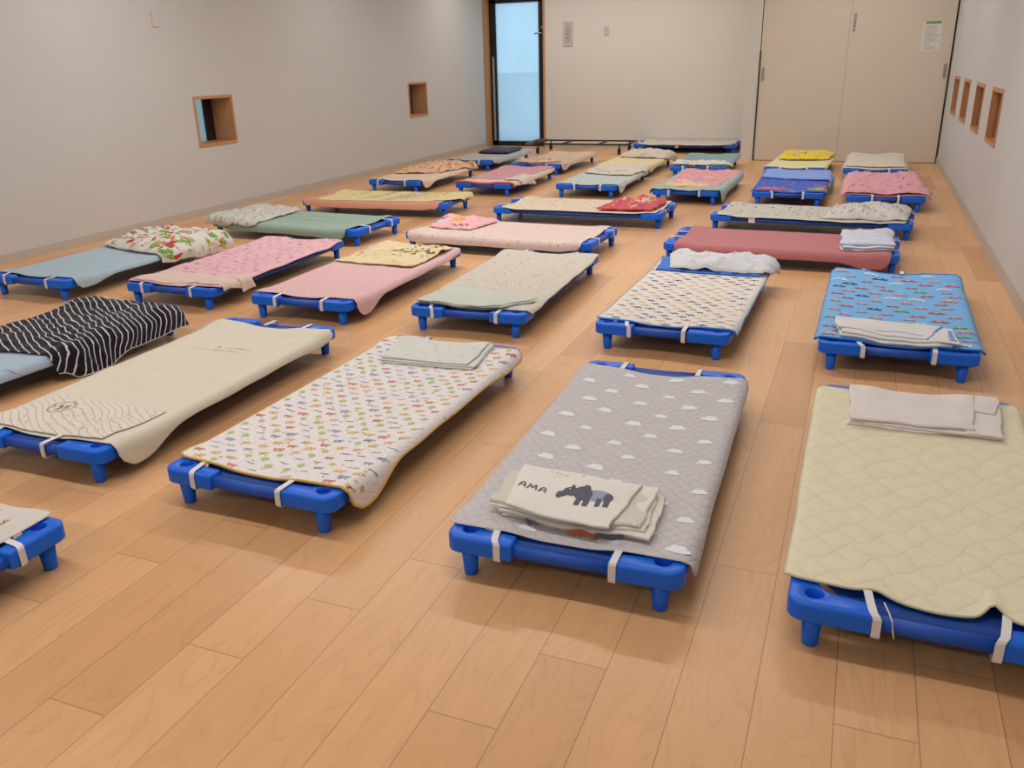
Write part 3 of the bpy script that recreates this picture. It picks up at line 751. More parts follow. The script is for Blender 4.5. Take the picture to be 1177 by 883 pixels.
def b3(mb):
    folded(mb, [(.34, .16), (.37, -.205), (.60, -.185), (.565, .20)], 2, .007, .007, 31, 0, .002, .008, .006)
    s = Slab([(.345, .165), (.375, -.18), (.605, -.17), (.57, .205)], .021, .008, seed=3.4, wr=.004, ws=6, edge=.007, er=.005, n=(26, 26)); s.emit(mb, 0)
    pattern(s, mb, .06, .08, [('leaf', 1)], 5, size=.018, jit=.3); return s
blanket(3, 'pale mint-white folded blanket on the far end of the animal-print cover', b3, [fabric('mintw', (208, 202, 186), 'towel'), ink('b4bfae')], 'folded_blanket', bind=(fabric('mintb', (168, 186, 168)), .0022, 'r'))
# ================================================================== 4 cream
place_cot(4, 'blue plastic cot under the long plain cream cover')
def p4(s, mb):
    r = random.Random(8)
    u0, v0 = 1.00, .24
    L = lambda pts, u, v, sc=.03, w=.0022: s.stroke(mb, pts, u, v, 0, sc, w, 1)
    for k in range(6): L([(-.3, -.4), (-.38, 0), (-.3, .5)], u0-.03+.002*k, v0-.09+.022*k, .02, .0016)
    for k, g in enumerate(([(.3, -.4), (.1, 0), (-.4, -.2)], [(.3, 0), (-.2, .1)], [(.2, -.1), (0, .2), (-.3, 0)], [(.4, 0), (.1, .3), (-.2, -.1)], [(.3, -.3), (.3, .3), (-.3, .1)], [(.4, 0), (-.3, 0)], [(.1, -.3), (.1, .3)])):
        L(g, u0+.01, v0+.0+.022*k, .026); L([(a*.7, b) for a, b in g[::-1]], u0-.03, v0+.01+.016*k, .018)
sheet(4, 'plain cream cot cover with small dark stitched lettering at its far end', [fabric('cream', (212, 197, 172), 'towel', bump=.5), ink('5a5048')],
      sheet_fn(.060, .055, .01, -.03, .012, .030, (0, .060, .016, 0), seed=4), p4, wr=.0016, straps=[(-1, .15, .02), (-1, -.06, -.02), (1, .03, 0), (1, -.16, 0)])
def b4(mb):
    s = Slab([(-.615, .270), (-.600, -.235), (-.345, -.255), (-.330, .225)], .007, .005, seed=4.4, wr=.0035, ws=7, edge=.009, er=.004, n=(40, 44)); s.emit(mb, 0)
    for k in range(40):
        r = random.Random(k); s.decal(mb, STAR, r.uniform(.02, .24), r.uniform(.06, .5), r.random()*6, .011, 1)
    s.stroke(mb, [(.0+.5*math.cos(a), .5*math.sin(a)*1.0) for a in [2*PI*i/20 for i in range(21)]], .185, .125, .5, .085, .003, 2)
    for k in range(26):
        r = random.Random(k+60); a = r.random()*6.28; q = .03*r.random(); s.decal(mb, circ(6), .185+q*math.cos(a), .125+q*1.2*math.sin(a), 0, .008, 2)
    return s
blanket(4, 'thin grey-striped cream blanket spread on the near end of the plain cream cover', b4,
        [fabric('strc', (214, 198, 178), 'plain', stripe=('d', .022, .0040, (184, 170, 156), .07)), ink('c8a860'), ink('8a7c70')], 'thin_blanket', bind=(fabric('strb', (178, 164, 146)), .0014, 'nr'))
# ================================================================== 5 bottom left
place_cot(5, 'blue plastic cot cut by the left picture edge, nearest the camera')
def p5(s, mb):
    pattern(s, mb, .075, .085, [('beast', 1), ('dot', 2)], 5, size=.030)
sheet(5, 'white cot cover with tan bear prints on the nearest cot at lower left', [fabric('bear', (208, 194, 180), 'towel'), ink('c09060'), ink('b08058')],
      sheet_fn(.05, .055, 0, -.0, .01, .01, seed=5), p5, wr=.004, straps=[(1, .145, .012), (1, -.15, 0), (-1, .15, 0), (-1, -.15, 0)])
# ================================================================== 6 light blue + stripes
place_cot(6, 'blue plastic cot under the light blue cover with the black striped blanket')
sheet(6, 'light blue cot cover half hidden by the black striped blanket', [fabric('lblue', (164, 177, 186), 'towel', bump=.5), ink('8696ae')], sheet_fn(.05, .05, 0, -.02, .012, .040, seed=6),
      lambda s, mb: s.stroke(mb, [(0, 0), (.5, .03), (1.0, -.02)], .30, .36, .9, .30, .002, 1))
def b6(mb):
    def lf(u, v): return .010*max(0, math.sin(u*9+v*4))*sst(.3, 1, v)+.012*math.exp(-((u-.85)/.12)**2)
    def fn(x, y, u, v):
        y -= .085*math.exp(-((u-.22)/.13)**2)*sst(.6, 1, v)
        return (x, y)
    s = Slab([(-.12, .27), (-.03, -.36), (.66, -.375), (.655, .275)], .008, .006, seed=6.6, wr=.010, ws=5, aniso=(1.6, .8), edge=.012, es=5, er=.005, fn=fn, n=(80, 46), lift=lf, flare=.35); s.emit(mb, 0)
    # the pale reverse side showing along the far fold
    Slab([(.60, .20), (.585, -.33), (.672, -.36), (.672, .22)], .003, .006, seed=6.9, wr=.010, ws=6, edge=.008, er=.005, n=(10, 30), flare=.35).emit(mb, 1)
    return s
blanket(6, 'black blanket with thin white stripes draped over the light blue cover', b6, [fabric('bstripe', (26, 23, 31), 'towel', stripe=('d', .026, .0048, (196, 188, 188), .045)), fabric('brev', (196, 184, 176))],
        'striped_blanket', bind=(fabric('brev', (196, 184, 176)), .0022, 'r'))
# ================================================================== 7 light blue + colourful
place_cot(7, 'blue plastic cot beside the left wall, second row, under a light blue cover')
sheet(7, 'light blue cot cover with a colourful blanket on its far end, beside the left wall', [fabric('lblue2', (160, 175, 178), 'towel', bump=.5)], sheet_fn(.062, .05, -.0, -.02, .012, .030, (0, .035, 0, 0), seed=7))
def b7(mb):
    s = Slab([(.14, .28), (.02, -.35), (.66, -.40), (.68, .30)], .010, .010, seed=7.7, wr=.016, ws=6, edge=.022, es=7, er=.008, n=(54, 46), puff=.020, flare=.4); s.emit(mb, 0)
    pattern(s, mb, .085, .085, [('cloud', 1), ('beast', 2), ('dot', 3), ('leaf', 1), ('cloud', 4), ('beast', 5), ('leaf', 3)], 71, jit=.3, size=.070)
    pattern(s, mb, .05, .06, [('wave', 6), ('leaf', 2), ('dot', 3), ('wave', 1)], 72, jit=.4, size=.028)
    s.decal(mb, [(-.5, -.35), (-.5, .35), (.5, .3), (.5, -.3)], .13, s.Lv-.11, 0, .11, 1, .0015)
    s.decal(mb, circ(12), .05, s.Lv-.17, 0, .055, 3, .0015)
blanket(7, 'white blanket with red, green and orange prints crumpled on the cot beside the left wall', b7,
        [fabric('wht7', (206, 194, 178), 'towel'), ink('b23c34'), ink('c98a40'), ink('6f9440'), ink('c96a3c'), ink('b98a66'), ink('544238')], 'printed_blanket')
# ================================================================== 8 pink pattern
place_cot(8, 'blue plastic cot under the pink cover with small purple prints')
sheet(8, 'pink cot cover with small purple ribbon prints', [fabric('pinkp', (216, 164, 162), 'towel'), ink('a07aa0'), ink('c890a0')], sheet_fn(.035, .045, 0, 0, .02, .008, seed=8),
      lambda s, mb: (pattern(s, mb, .062, .075, [('plane', 1), ('wave', 1), ('dot', 2)], 8, jit=.25, size=.030), pattern(s, mb, .04, .05, [('dot', 2)], 81, jit=.5, size=.008)), wr=.007, ws=8)
def b8(mb):
    s = Slab([(-.625, .265), (-.600, -.315), (-.40, -.33), (-.37, .27)], .008, .006, seed=8.8, wr=.007, ws=8, edge=.018, es=9, er=.005, n=(36, 40), flare=.3); s.emit(mb, 0)
    Slab([(-.45, -.2), (-.47, -.345), (-.35, -.34), (-.36, -.2)], .012, .005, seed=8.9, wr=.007, ws=14, edge=.012, er=.004, n=(12, 12), flare=.3).emit(mb, 0)
blanket(8, 'peach towel with a frayed edge on the near end of the pink ribbon-print cover', b8, [fabric('peach', (212, 180, 162), 'towel', bump=.8)], 'peach_towel', 'towel')
# ================================================================== 9 pink + cream blanket
place_cot(9, 'blue plastic cot under the plain pink cover with the cream blanket')
sheet(9, 'plain pink cot cover hanging low at its near right corner', [fabric('pink9', (212, 166, 160), 'quilt', .035, .5)], sheet_fn(.062, .04, -.0, -.02, .010, .030, (0, .060, 0, 0), seed=9),
      straps=[(-1, .13, 0), (-1, -.14, 0), (1, .15, 0), (1, -.15, 0)])
def b9(mb):
    def lf(u, v): return .020*math.exp(-((u-.75)/.10)**2)*sst(.55, .8, v)+.012*math.exp(-((u-.35)/.05)**2)*(1-sst(.4, .7, v))
    s = Slab([(.13, .27), (.10, -.235), (.57, -.27), (.64, .22)], .008, .008, seed=9.9, wr=.010, ws=6, edge=.022, es=6, er=.007, n=(46, 44), lift=lf); s.emit(mb, 0)
    pattern(s, mb, .045, .05, [('leaf', 1), ('wave', 2), ('dot', 1)], 91, jit=.45, size=.026, u0=.15, v0=.20)
    for k in range(10): s.decal(mb, LEAF, .30+.012*math.sin(k*2), .20+k*.030, 1.2, .04, 1, .002)
    s.stroke(mb, [(0, 0), (.35, .10), (.55, .3), (.75, .35), (1.0, .5)], .12, .03, .35, .33, .004, 3)
    return s
blanket(9, 'cream blanket with brown leafy prints crumpled on the plain pink cover', b9, [fabric('crm9', (214, 190, 146), 'plain', col2=(200, 172, 124), s2=16, thr=.62), ink('6e5c3c'), ink('8a6c40'), ink('b08c50')], 'cream_blanket', bind=(fabric('crb', (186, 150, 96)), .0022))
# ================================================================== 10 beige
place_cot(10, 'blue plastic cot under the speckled beige cover with a mint cloth')
sheet(10, 'beige cot cover with fine dark speckles', [fabric('beige', (196, 180, 160), 'quilt', .04, .35), ink('8a6050'), ink('807468'), ink('6c7480')], sheet_fn(.055, .04, 0, -.015, .008, .008, (0, .012, 0, 0), seed=10),
      lambda s, mb: pattern(s, mb, .058, .062, [('dot', 1), ('leaf', 2), ('dot', 3), ('leaf', 2), ('leaf', 2)], 10, jit=.45, size=.0095))
def b10(mb):
    folded(mb, [(-.625, .262), (-.615, -.175), (-.44, -.262), (-.30, .235)], 2, .006, .007, 101, 0, .003, .008, .008)
    s = Slab([(-.630, .265), (-.620, -.16), (-.42, -.27), (-.29, .22)], .019, .006, seed=10.4, wr=.005, ws=6, edge=.008, er=.005, n=(30, 34)); s.emit(mb, 0)
    for k in range(5): s.stroke(mb, [(-.4, 0), (0, .3), (.4, 0), (0, -.2)], .11+.02*(k % 2), .12+.07*k, k, .035, .003, 1)
blanket(10, 'pale mint cloth folded on the near end of the speckled beige cover', b10, [fabric('mint10', (190, 188, 168), 'towel'), ink('b8c0b0')], 'folded_cloth')
# ================================================================== 11 planes
place_cot(11, 'blue plastic cot under the white cover with mustard and navy aeroplanes')
sheet(11, 'white cot cover printed all over with mustard, navy and red aeroplanes', [fabric('planes', (216, 204, 190), 'plain'), ink('d8a860'), ink('4c4c5c'), ink('9c4444')],
      sheet_fn(.062, .05, .004, 0, .010, .014, (0, .02, 0, 0), seed=11), lambda s, mb: pattern(s, mb, .050, .070, [('plane', 1), ('plane', 2), ('plane', 1), ('plane', 3)], 11, jit=.10, size=.040, ang=.25), bind=(fabric('bbl', (84, 136, 200)), .0045),
      straps=[(-1, .13, .03), (-1, -.10, 0), (1, .15, 0), (1, -.15, 0)])
def b11(mb):
    Slab([(.375, .27), (.36, -.27), (.62, -.28), (.63, .285)], .007, .008, seed=11.2, wr=.006, ws=9, edge=.012, er=.006, n=(22, 34), flare=.3).emit(mb, 1)
    def lf(u, v): return .014*math.exp(-((v-.35)/.06)**2)*(1-sst(0, .35, u))
    s = Slab([(.39, .20), (.375, -.29), (.645, -.345), (.64, .26)], .014, .012, seed=11.5, wr=.014, ws=6, edge=.014, er=.009, n=(30, 40), puff=.026, lift=lf, flare=.5); s.emit(mb, 0)
    pattern(s, mb, .10, .14, [('cloud', 2)], 115, jit=.3, size=.06, u0=.02)
    r = random.Random(4)
    for k in range(9):
        v = .06+k*.045
        if k % 2: mb.add([drape(.372+.004*math.sin(k*3+j), .25-v-.036*j/4, .013+.009*i+.004*math.sin(k+j)) for i in (0, 1) for j in range(5)], [(j, j+1, j+6, j+5) for j in range(4)], 3, [(0, 0)]*10)
blanket(11, 'white fluffy blanket with blue underside at the far end of the aeroplane cover', b11, [fabric('wht11', (208, 200, 192), 'towel', bump=.8), fabric('blu11', (60, 110, 185)), ink('c0c2cc'), ink('2c56a8')], 'fluffy_blanket')
# ================================================================== 12 cars
place_cot(12, 'blue plastic cot under the sky blue cover with cars')
def p12(s, mb):
    r = random.Random(12); u = .05; i = 0
    while u < s.Lu-.04:
        v = .05+(.045 if i % 2 else 0)
        while v < s.Lv-.04:
            k = r.choice((1, 2, 3, 4, 5, 6, 1, 2)); a = r.uniform(-.12, .12); sz = r.uniform(.040, .058)
            s.decal(mb, CAR, u, v, a, sz, k)
            for w in (-.35, .35): s.decal(mb, circ(7), u-.36*sz-w*sz*math.sin(a), v+w*sz, 0, .010, 6, .0014)
            s.decal(mb, [(.02, -.24), (.02, .14), (.18, .1), (.18, -.2)], u, v, a, sz, 4 if k != 4 else 5, .0014)
            v += r.uniform(.095, .135)
        u += .076; i += 1
sheet(12, 'sky blue cot cover printed with rows of small cars and a blue border', [fabric('cars', (112, 168, 214), 'plain'), ink('b85a54'), ink('d08868'), ink('6a9a64'), ink('d6d0cc'), ink('b87c98'), ink('343a5c')],
      sheet_fn(.050, .045, .012, -.02, .020, .020, (0, .0, 0, 0), seed=12), p12, wr=.003, bind=(fabric('dbl', (44, 112, 178)), .005), straps=[(-1, .12, .03), (-1, -.13, 0), (1, .15, 0), (1, -.03, 0)])
def b12(mb):
    folded(mb, [(-.60, .21), (-.63, -.19), (-.42, -.19), (-.40, .245)], 2, .010, .008, 121, 0, .005, .010, .012)
    s = Slab([(-.55, .225), (-.60, -.10), (-.385, -.165), (-.365, .24)], .026, .010, seed=12.4, wr=.006, ws=6, edge=.012, er=.007, n=(26, 34)); s.emit(mb, 0)
    s3 = Slab([(-.625, -.145), (-.64, -.215), (-.40, -.195), (-.40, -.16)], .022, .008, seed=12.6, wr=.005, edge=.008, er=.005, n=(16, 8)); s3.emit(mb, 0)
    s.stroke(mb, [(0, -.5), (.1, 0), (.02, .5), (-.1, 1.0)], .03, .22, -.1, .12, .004, 1)
    for k in range(6): s3.decal(mb, circ(8), .03+k*.03, .035, 0, .022, 1)
    return s
blanket(12, 'white folded blanket with blue edging on the near end of the car-print cover', b12, [fabric('wht12', (216, 206, 196), 'towel'), ink('5a8ec0')], 'folded_blanket', bind=(fabric('b12', (80, 140, 196)), .0025, 'r'))
# ================================================================== 13 dusty rose (lies across)
place_cot(13, 'blue plastic cot lying across behind the aeroplane and car covers, under dusty rose')
sheet(13, 'dusty rose cot cover with its long side hanging toward the camera', [fabric('rose', (182, 110, 108), 'towel', bump=.6)], sheet_fn(.075, .045, 0, 0, .010, .050, (0, .02, .04, 0), seed=13), wr=.002,
      straps=[(-1, .08, 0), (-1, -.08, 0), (1, .15, 0), (1, -.15, 0)])
def b13(mb):
    folded(mb, [(.34, .20), (.36, -.235), (.625, -.24), (.61, .22)], 2, .012, .008, 131, 0, .006, .010, .014)
    Slab([(.33, .20), (.35, -.20), (.64, -.225), (.62, .22)], .030, .016, seed=13.4, wr=.010, ws=6, edge=.014, er=.012, n=(30, 30), puff=.012).emit(mb, 0)
blanket(13, 'white folded towel with faint blue checks on the dusty rose cover', b13, [fabric('wht13', (206, 200, 202), 'towel', bump=.9, stripe=('y', .03, .006, (186, 188, 200), .02))], 'folded_towel', 'towel')
# ================================================================== 14 white patterned (across)
place_cot(14, 'blue plastic cot lying across behind the dusty rose one, under white patterned cloth')
sheet(14, 'white cot cover with a few black dots and a small paper tag', [fabric('w14', (204, 192, 174), 'towel'), ink('2c2a30'), ink('a08a80')], sheet_fn(.045, .04, 0, 0, .012, .004, seed=14),
      lambda s, mb: (pattern(s, mb, .10, .11, [('dot', 1)], 14, jit=.3, size=.017), pattern(s, mb, .05, .055, [('leaf', 2), ('wave', 2)], 15, jit=.35, size=.022)), wr=.005,
      tagp=(.20, .985, ELAST), straps=[(-1, -.16, .04), (-1, .15, 0), (1, -.16, .04), (1, .15, 0)])
def b14(mb):
    s = Slab([(.12, .25), (.10, -.255), (.63, -.26), (.64, .25)], .008, .010, seed=14.6, wr=.013, ws=7, edge=.014, er=.009, n=(60, 40), puff=.040, flare=.3); s.emit(mb, 0)
    pattern(s, mb, .05, .055, [('wave', 1), ('leaf', 2), ('wave', 2), ('leaf', 1)], 141, jit=.35, size=.030)
    for k in range(7): s.stroke(mb, [(.5*math.cos(a), .5*math.sin(a)) for a in [2*PI*i/9 for i in range(10)]], .06+.065*k, .1+.09*(k % 4), 0, .035, .005, 1+k % 2)
blanket(14, 'white puffy quilt with grey circle scribbles on the right half of the dotted cover', b14, [fabric('w14b', (208, 196, 182), 'towel'), ink('8a7c74'), ink('a88a7c')], 'puffy_blanket')
# ================================================================== 15 cream small print (across)
place_cot(15, 'blue plastic cot lying across in mid floor with the red blanket on its right end')
sheet(15, 'cream cot cover with tiny orange and brown floral prints', [fabric('c15', (220, 198, 166), 'plain'), ink('c8784c'), ink('98705c'), ink('d0a050')], sheet_fn(.075, .04, 0, 0, .012, .002, seed=15),
      lambda s, mb: pattern(s, mb, .052, .06, [('wave', 1), ('leaf', 2), ('leaf', 3), ('dot', 1)], 16, jit=.35, size=.020), straps=[(-1, .15, 0), (-1, -.16, .05), (1, -.135, .02), (1, .18, 0)])
def b15(mb):
    s = Slab([(.22, .20), (.17, -.24), (.60, -.255), (.60, .22)], .008, .012, seed=15.5, wr=.019, ws=8, edge=.022, er=.010, n=(44, 36), puff=.014); s.emit(mb, 0)
    pattern(s, mb, .06, .07, [('cloud', 1), ('leaf', 2), ('wave', 3), ('cloud', 4), ('leaf', 1)], 152, jit=.4, size=.060)
    Slab([(.30, .20), (.30, -.02), (.50, -.02), (.52, .20)], .030, .008, seed=15.8, wr=.008, ws=9, edge=.012, er=.006, n=(20, 18)).emit(mb, 5)
    pattern(s, mb, .05, .06, [('wave', 2), ('leaf', 3)], 153, jit=.4, size=.025, u0=.2)
blanket(15, 'bright red and multicoloured blanket bunched on the right end of the small floral cover', b15, [fabric('red15', (206, 82, 88), 'towel'), ink('d09040'), ink('c8a890'), ink('5060a8'), ink('d8b0a0'), fabric('gry15', (122, 118, 108), 'plain', col2=(160, 90, 80), s2=40, thr=.6)], 'red_blanket')
# ================================================================== 16 cream pink (across)
place_cot(16, 'blue plastic cot lying across behind the plain pink and beige covers')
sheet(16, 'pinkish cream quilted cot cover hanging low on the long side toward the camera', [fabric('cp16', (216, 188, 172), 'quilt', .03, .5), ink('c8a090')], sheet_fn(.035, .055, 0, 0, .010, .055, (0, .01, 0, 0), seed=16),
      lambda s, mb: pattern(s, mb, .04, .05, [('dot', 1), ('leaf', 1)], 161, jit=.4, size=.010), straps=[(-1, .15, 0), (1, .17, 0), (1, -.12, 0)])
def b16(mb):
    s = Slab([(-.62, .22), (-.58, -.10), (-.26, -.09), (-.20, .25)], .008, .010, seed=16.6, wr=.012, ws=7, edge=.018, er=.009, n=(36, 30), puff=.016); s.emit(mb, 0)
    s.decal(mb, CLOUD, .16, .19, .4, .13, 1); s.decal(mb, CLOUD, .09, .22, .1, .13, 2); s.decal(mb, circ(9), .04, .12, 0, .05, 4)
    for k in range(8): s.decal(mb, LEAF, .20+.018*k, .30+.006*(k % 3), k, .026, 3)
blanket(16, 'pink blanket with an orange and pale blue print on the pinkish cream cover', b16, [fabric('pk16', (228, 168, 166), 'towel'), ink('dc9848'), ink('bcc0c4'), ink('8a5038'), ink('c04c50')], 'pink_blanket')
# ================================================================== 17 peach + yellow (across)
place_cot(17, 'blue plastic cot lying across near the left wall, under yellow cloth with black script')
sheet(17, 'peach cot cover hanging on the side toward the camera beneath the yellow blanket', [fabric('pch17', (204, 142, 114), 'towel')], sheet_fn(.030, .05, 0, 0, .012, .050, (0, 0, .0, 0), seed=17), straps=[(-1, .15, 0), (1, .15, 0)])
def b17(mb):
    s = Slab([(-.56, .285), (-.52, -.265), (.655, -.17), (.715, .285)], .007, .005, seed=17.7, wr=.004, ws=6, edge=.008, er=.004, n=(70, 30)); s.emit(mb, 0)
    q = [(-.5, -.5), (-.5, .5), (.5, .5), (.5, -.5)]
    for (u, w, m) in ((.55, .13, 1), (.70, .10, 2), (.84, .07, 3), (.30, .05, 4), (.42, .05, 5)):
        for k in range(12): s.decal(mb, [(a*w/.042, b) for a, b in q], u-.14*(k/12-.5), .028+.042*k, 0, .042, m, .0006)
    r = random.Random(17)
    for base, n in ((.20, 5), (.47, 12), (.64, 8), (.79, 11), (.95, 8)):
        for k in range(n):
            s.stroke(mb, [(r.uniform(-.5, .5), r.uniform(-.5, .5)) for _ in range(4)], base-.14*(k/12-.5)+r.uniform(-.012, .012), .03+.042*k*(12/max(n, 8))*.75, 0, .036, .006, 6)
blanket(17, 'yellow blanket with grey bands and black scribbled script spread over the peach cover', b17, [fabric('yel17', (218, 192, 132), 'plain'), ink('d8c080'), ink('b4a894'), ink('e0b078'), ink('dcc86c'), ink('ccb49c'), ink('3c3634')], 'yellow_blanket')
# ================================================================== 18 mint (across)
place_cot(18, 'blue plastic cot lying across beside the left wall, under the mint green cover')
sheet(18, 'mint green cot cover with painted crease-shadows and a lacy white blanket over its left end', [fabric('mint18', (142, 158, 138), 'towel'), ink('6c7868')], sheet_fn(.035, .080, 0, 0, .010, .055, (0, .0, .02, 0), seed=18),
      lambda s, mb: (s.stroke(mb, [(-.5, 0), (0, .03), (.5, 0)], .75, .25, .08, .9, .003, 1), s.stroke(mb, [(-.5, 0), (0, .02), (.5, .05)], .75, .14, .04, .6, .002, 1)), wr=.004, ws=4, straps=[(1, .155, 0), (1, -.12, 0)])  # thin darker strokes paint the shade of creases into the cover
def b18(mb):
    s = Slab([(-.68, .26), (-.665, -.33), (-.20, -.30), (-.26, .28)], .009, .010, seed=18.8, wr=.016, ws=8, edge=.024, es=9, er=.008, n=(40, 46), flare=.5, puff=.014); s.emit(mb, 0)
    pattern(s, mb, .03, .03, [('dot', 1), ('leaf', 1)], 181, jit=.4, size=.012)
blanket(18, 'lacy white crocheted blanket bunched over the left end of the mint green cover', b18, [fabric('lace', (196, 186, 170), 'towel', bump=1.0, col2=(170, 158, 140), s2=60, thr=.58), ink('b4a68e')], 'lacy_blanket')
# ================================================================== 19
place_cot(19, 'blue plastic cot beside the left wall, third row, with the multicoloured quilt')
sheet(19, 'cream cot cover with faint grey marks beside the left wall', [fabric('c19', (216, 190, 156), 'plain'), ink('8c8478'), ink('c89c78')], sheet_fn(.055, .04, 0, 0, .01, .030, (0, .05, 0, 0), seed=19),
      lambda s, mb: pattern(s, mb, .055, .06, [('leaf', 1), ('wave', 2), ('leaf', 2)], 19, jit=.4, size=.022), wr=.003, straps=[(-1, .17, 0), (-1, -.13, 0)])
def b19(mb):
    s = Slab([(-.16, .26), (.0, -.20), (.63, -.34), (.64, .27)], .008, .010, seed=19.9, wr=.020, ws=8, edge=.02, er=.008, n=(44, 36), puff=.010, flare=.4); s.emit(mb, 0)
    pattern(s, mb, .055, .055, [('cloud', 1), ('leaf', 2), ('cloud', 3), ('wave', 4), ('leaf', 1), ('beast', 5)], 191, jit=.4, size=.062)
blanket(19, 'pink, yellow and red printed blanket crumpled along the cream cover by the left wall', b19, [fabric('p19', (218, 168, 140), 'towel'), ink('d8b848'), ink('c05a48'), ink('e0c090'), ink('705044'), ink('d88c40')], 'printed_blanket')
# ================================================================== 20
place_cot(20, 'blue plastic cot with a mauve blanket, third row, second from the left wall')
sheet(20, 'cream cot cover whose near end is edged in bright red', [fabric('c20', (212, 186, 160), 'towel'), ink('2c2628'), ink('d08070')], sheet_fn(.02, .05, 0, 0, .012, .035, (0, 0, 0, 0), seed=20),
      lambda s, mb: (pattern(s, mb, .05, .07, [('wave', 1), ('wave', 1)], 20, jit=.3, size=.034, u1=.16, v1=.30)), wr=.006, bind=(fabric('redb', (216, 76, 56)), .010, 'n'), straps=[])
def b20(mb):
    s = Slab([(-.36, .25), (-.40, -.22), (.60, -.30), (.62, .26)], .008, .006, seed=20.2, wr=.006, ws=6, edge=.014, er=.005, n=(50, 26)); s.emit(mb, 0)
    Slab([(-.42, -.12), (-.46, -.33), (-.12, -.36), (-.10, -.2)], .012, .006, seed=20.6, wr=.014, ws=10, edge=.02, er=.006, n=(20, 14), flare=.5).emit(mb, 1)
blanket(20, 'mauve pink blanket laid flat over the red-edged cover', b20, [fabric('mauve', (192, 128, 134), 'plain', col2=(206, 152, 150), s2=70, thr=.55), fabric('c20b', (208, 186, 168), 'towel')], 'mauve_blanket')
# ================================================================== 21
place_cot(21, 'blue plastic cot in the far left corner in front of the glass door')
sheet(21, 'pale grey cot cover in the far left corner in front of the glass door', [fabric('g21', (168, 164, 158), 'towel')], sheet_fn(.05, .0, 0, 0, .012, .045, seed=21), straps=[(-1, .16, 0), (-1, -.14, 0)])
r21 = on(21, 'pillow', 'dark navy pillow with pale flecks on the cot nearest the glass door', 'pillow')
mb = MB(); Slab([(.10, .21), (.07, -.21), (.58, -.20), (.60, .22)], .006, .028, seed=21.4, wr=.004, ws=6, edge=.008, er=.035, n=(20, 20), puff=.018).emit(mb, 0)
mb.build('pillowcase', fabric('nav21', (48, 40, 66), 'plain', col2=(104, 90, 116), s2=50, thr=.60), r21)
# ================================================================== 22
place_cot(22, 'blue plastic cot in the last row under the cream dotted cover')
sheet(22, 'cream cot cover with dense tan dots in the last row', [fabric('c22', (210, 184, 154), 'plain'), ink('b08c68'), ink('c89878')], sheet_fn(.03, .03, 0, 0, .012, .040, (0, .04, 0, 0), seed=22),
      lambda s, mb: pattern(s, mb, .036, .036, [('dot', 1), ('dot', 2)], 22, jit=.2, size=.016), straps=[(-1, -.13, 0)])
def b22(mb):
    s = Slab([(-.64, .25), (-.62, -.10), (-.36, -.20), (-.26, .24)], .008, .010, seed=22.2, wr=.010, ws=9, edge=.02, er=.008, n=(28, 28), puff=.008); s.emit(mb, 0)
    pattern(s, mb, .06, .06, [('cloud', 1), ('leaf', 2)], 221, jit=.4, size=.045)
blanket(22, 'salmon and tan blanket on the near left of the tan dotted cover', b22, [fabric('s22', (214, 170, 140), 'towel'), ink('c88c68'), ink('a0604c')], 'small_blanket')
# ================================================================== 23
place_cot(23, 'blue plastic cot in mid floor, third row, under the white and mint cover')
sheet(23, 'mint white cot cover with faint leaf prints, third row', [fabric('m23', (188, 188, 174), 'towel'), ink('98a496'), ink('a89a88')], sheet_fn(.05, .04, 0, 0, .012, .035, (0, .05, .02, 0), seed=23),
      lambda s, mb: pattern(s, mb, .06, .06, [('leaf', 1), ('leaf', 2), ('dot', 1)], 23, jit=.4, size=.020), straps=[(-1, .10, .02), (-1, -.14, 0)])
def b23(mb):
    s = Slab([(.16, .25), (.04, -.26), (.62, -.32), (.63, .25)], .008, .010, seed=23.3, wr=.012, ws=7, edge=.018, er=.008, n=(40, 36), puff=.012, flare=.3); s.emit(mb, 0)
    s.stroke(mb, [(.0, 0), (-.1, .25), (-.14, .5), (-.08, .75), (.1, 1.0)], .08, .10, 0, .36, .006, 1)
    pattern(s, mb, .08, .08, [('leaf', 1)], 231, jit=.4, size=.02)
blanket(23, 'off-white blanket with a grey seam line over the far half of the mint white cover', b23, [fabric('w23', (206, 190, 170), 'towel'), ink('8c8474')], 'white_blanket')
# ================================================================== 24
place_cot(24, 'blue plastic cot in the last row under the plain pale yellow cover beside the cart')
sheet(24, 'plain pale yellow cot cover in the last row with a white blanket at its head', [fabric('y24', (222, 198, 146), 'towel')], sheet_fn(.055, .03, .01, 0, .012, .045, (0, .03, 0, 0), seed=24), straps=[(-1, .16, 0), (-1, -.13, 0)])
def b24(mb):
    s = Slab([(.22, .23), (.12, -.28), (.58, -.40), (.63, .22)], .009, .014, seed=24.4, wr=.014, ws=7, edge=.02, er=.012, n=(36, 40), puff=.030, flare=.6); s.emit(mb, 0)
    pattern(s, mb, .07, .09, [('wave', 1), ('leaf', 2)], 241, jit=.4, size=.030)
blanket(24, 'white puffy blanket with dark flecks at the head of the plain pale yellow cover', b24, [fabric('w24', (210, 190, 172), 'towel'), ink('7c6c64'), ink('b49a88')], 'puffy_blanket')
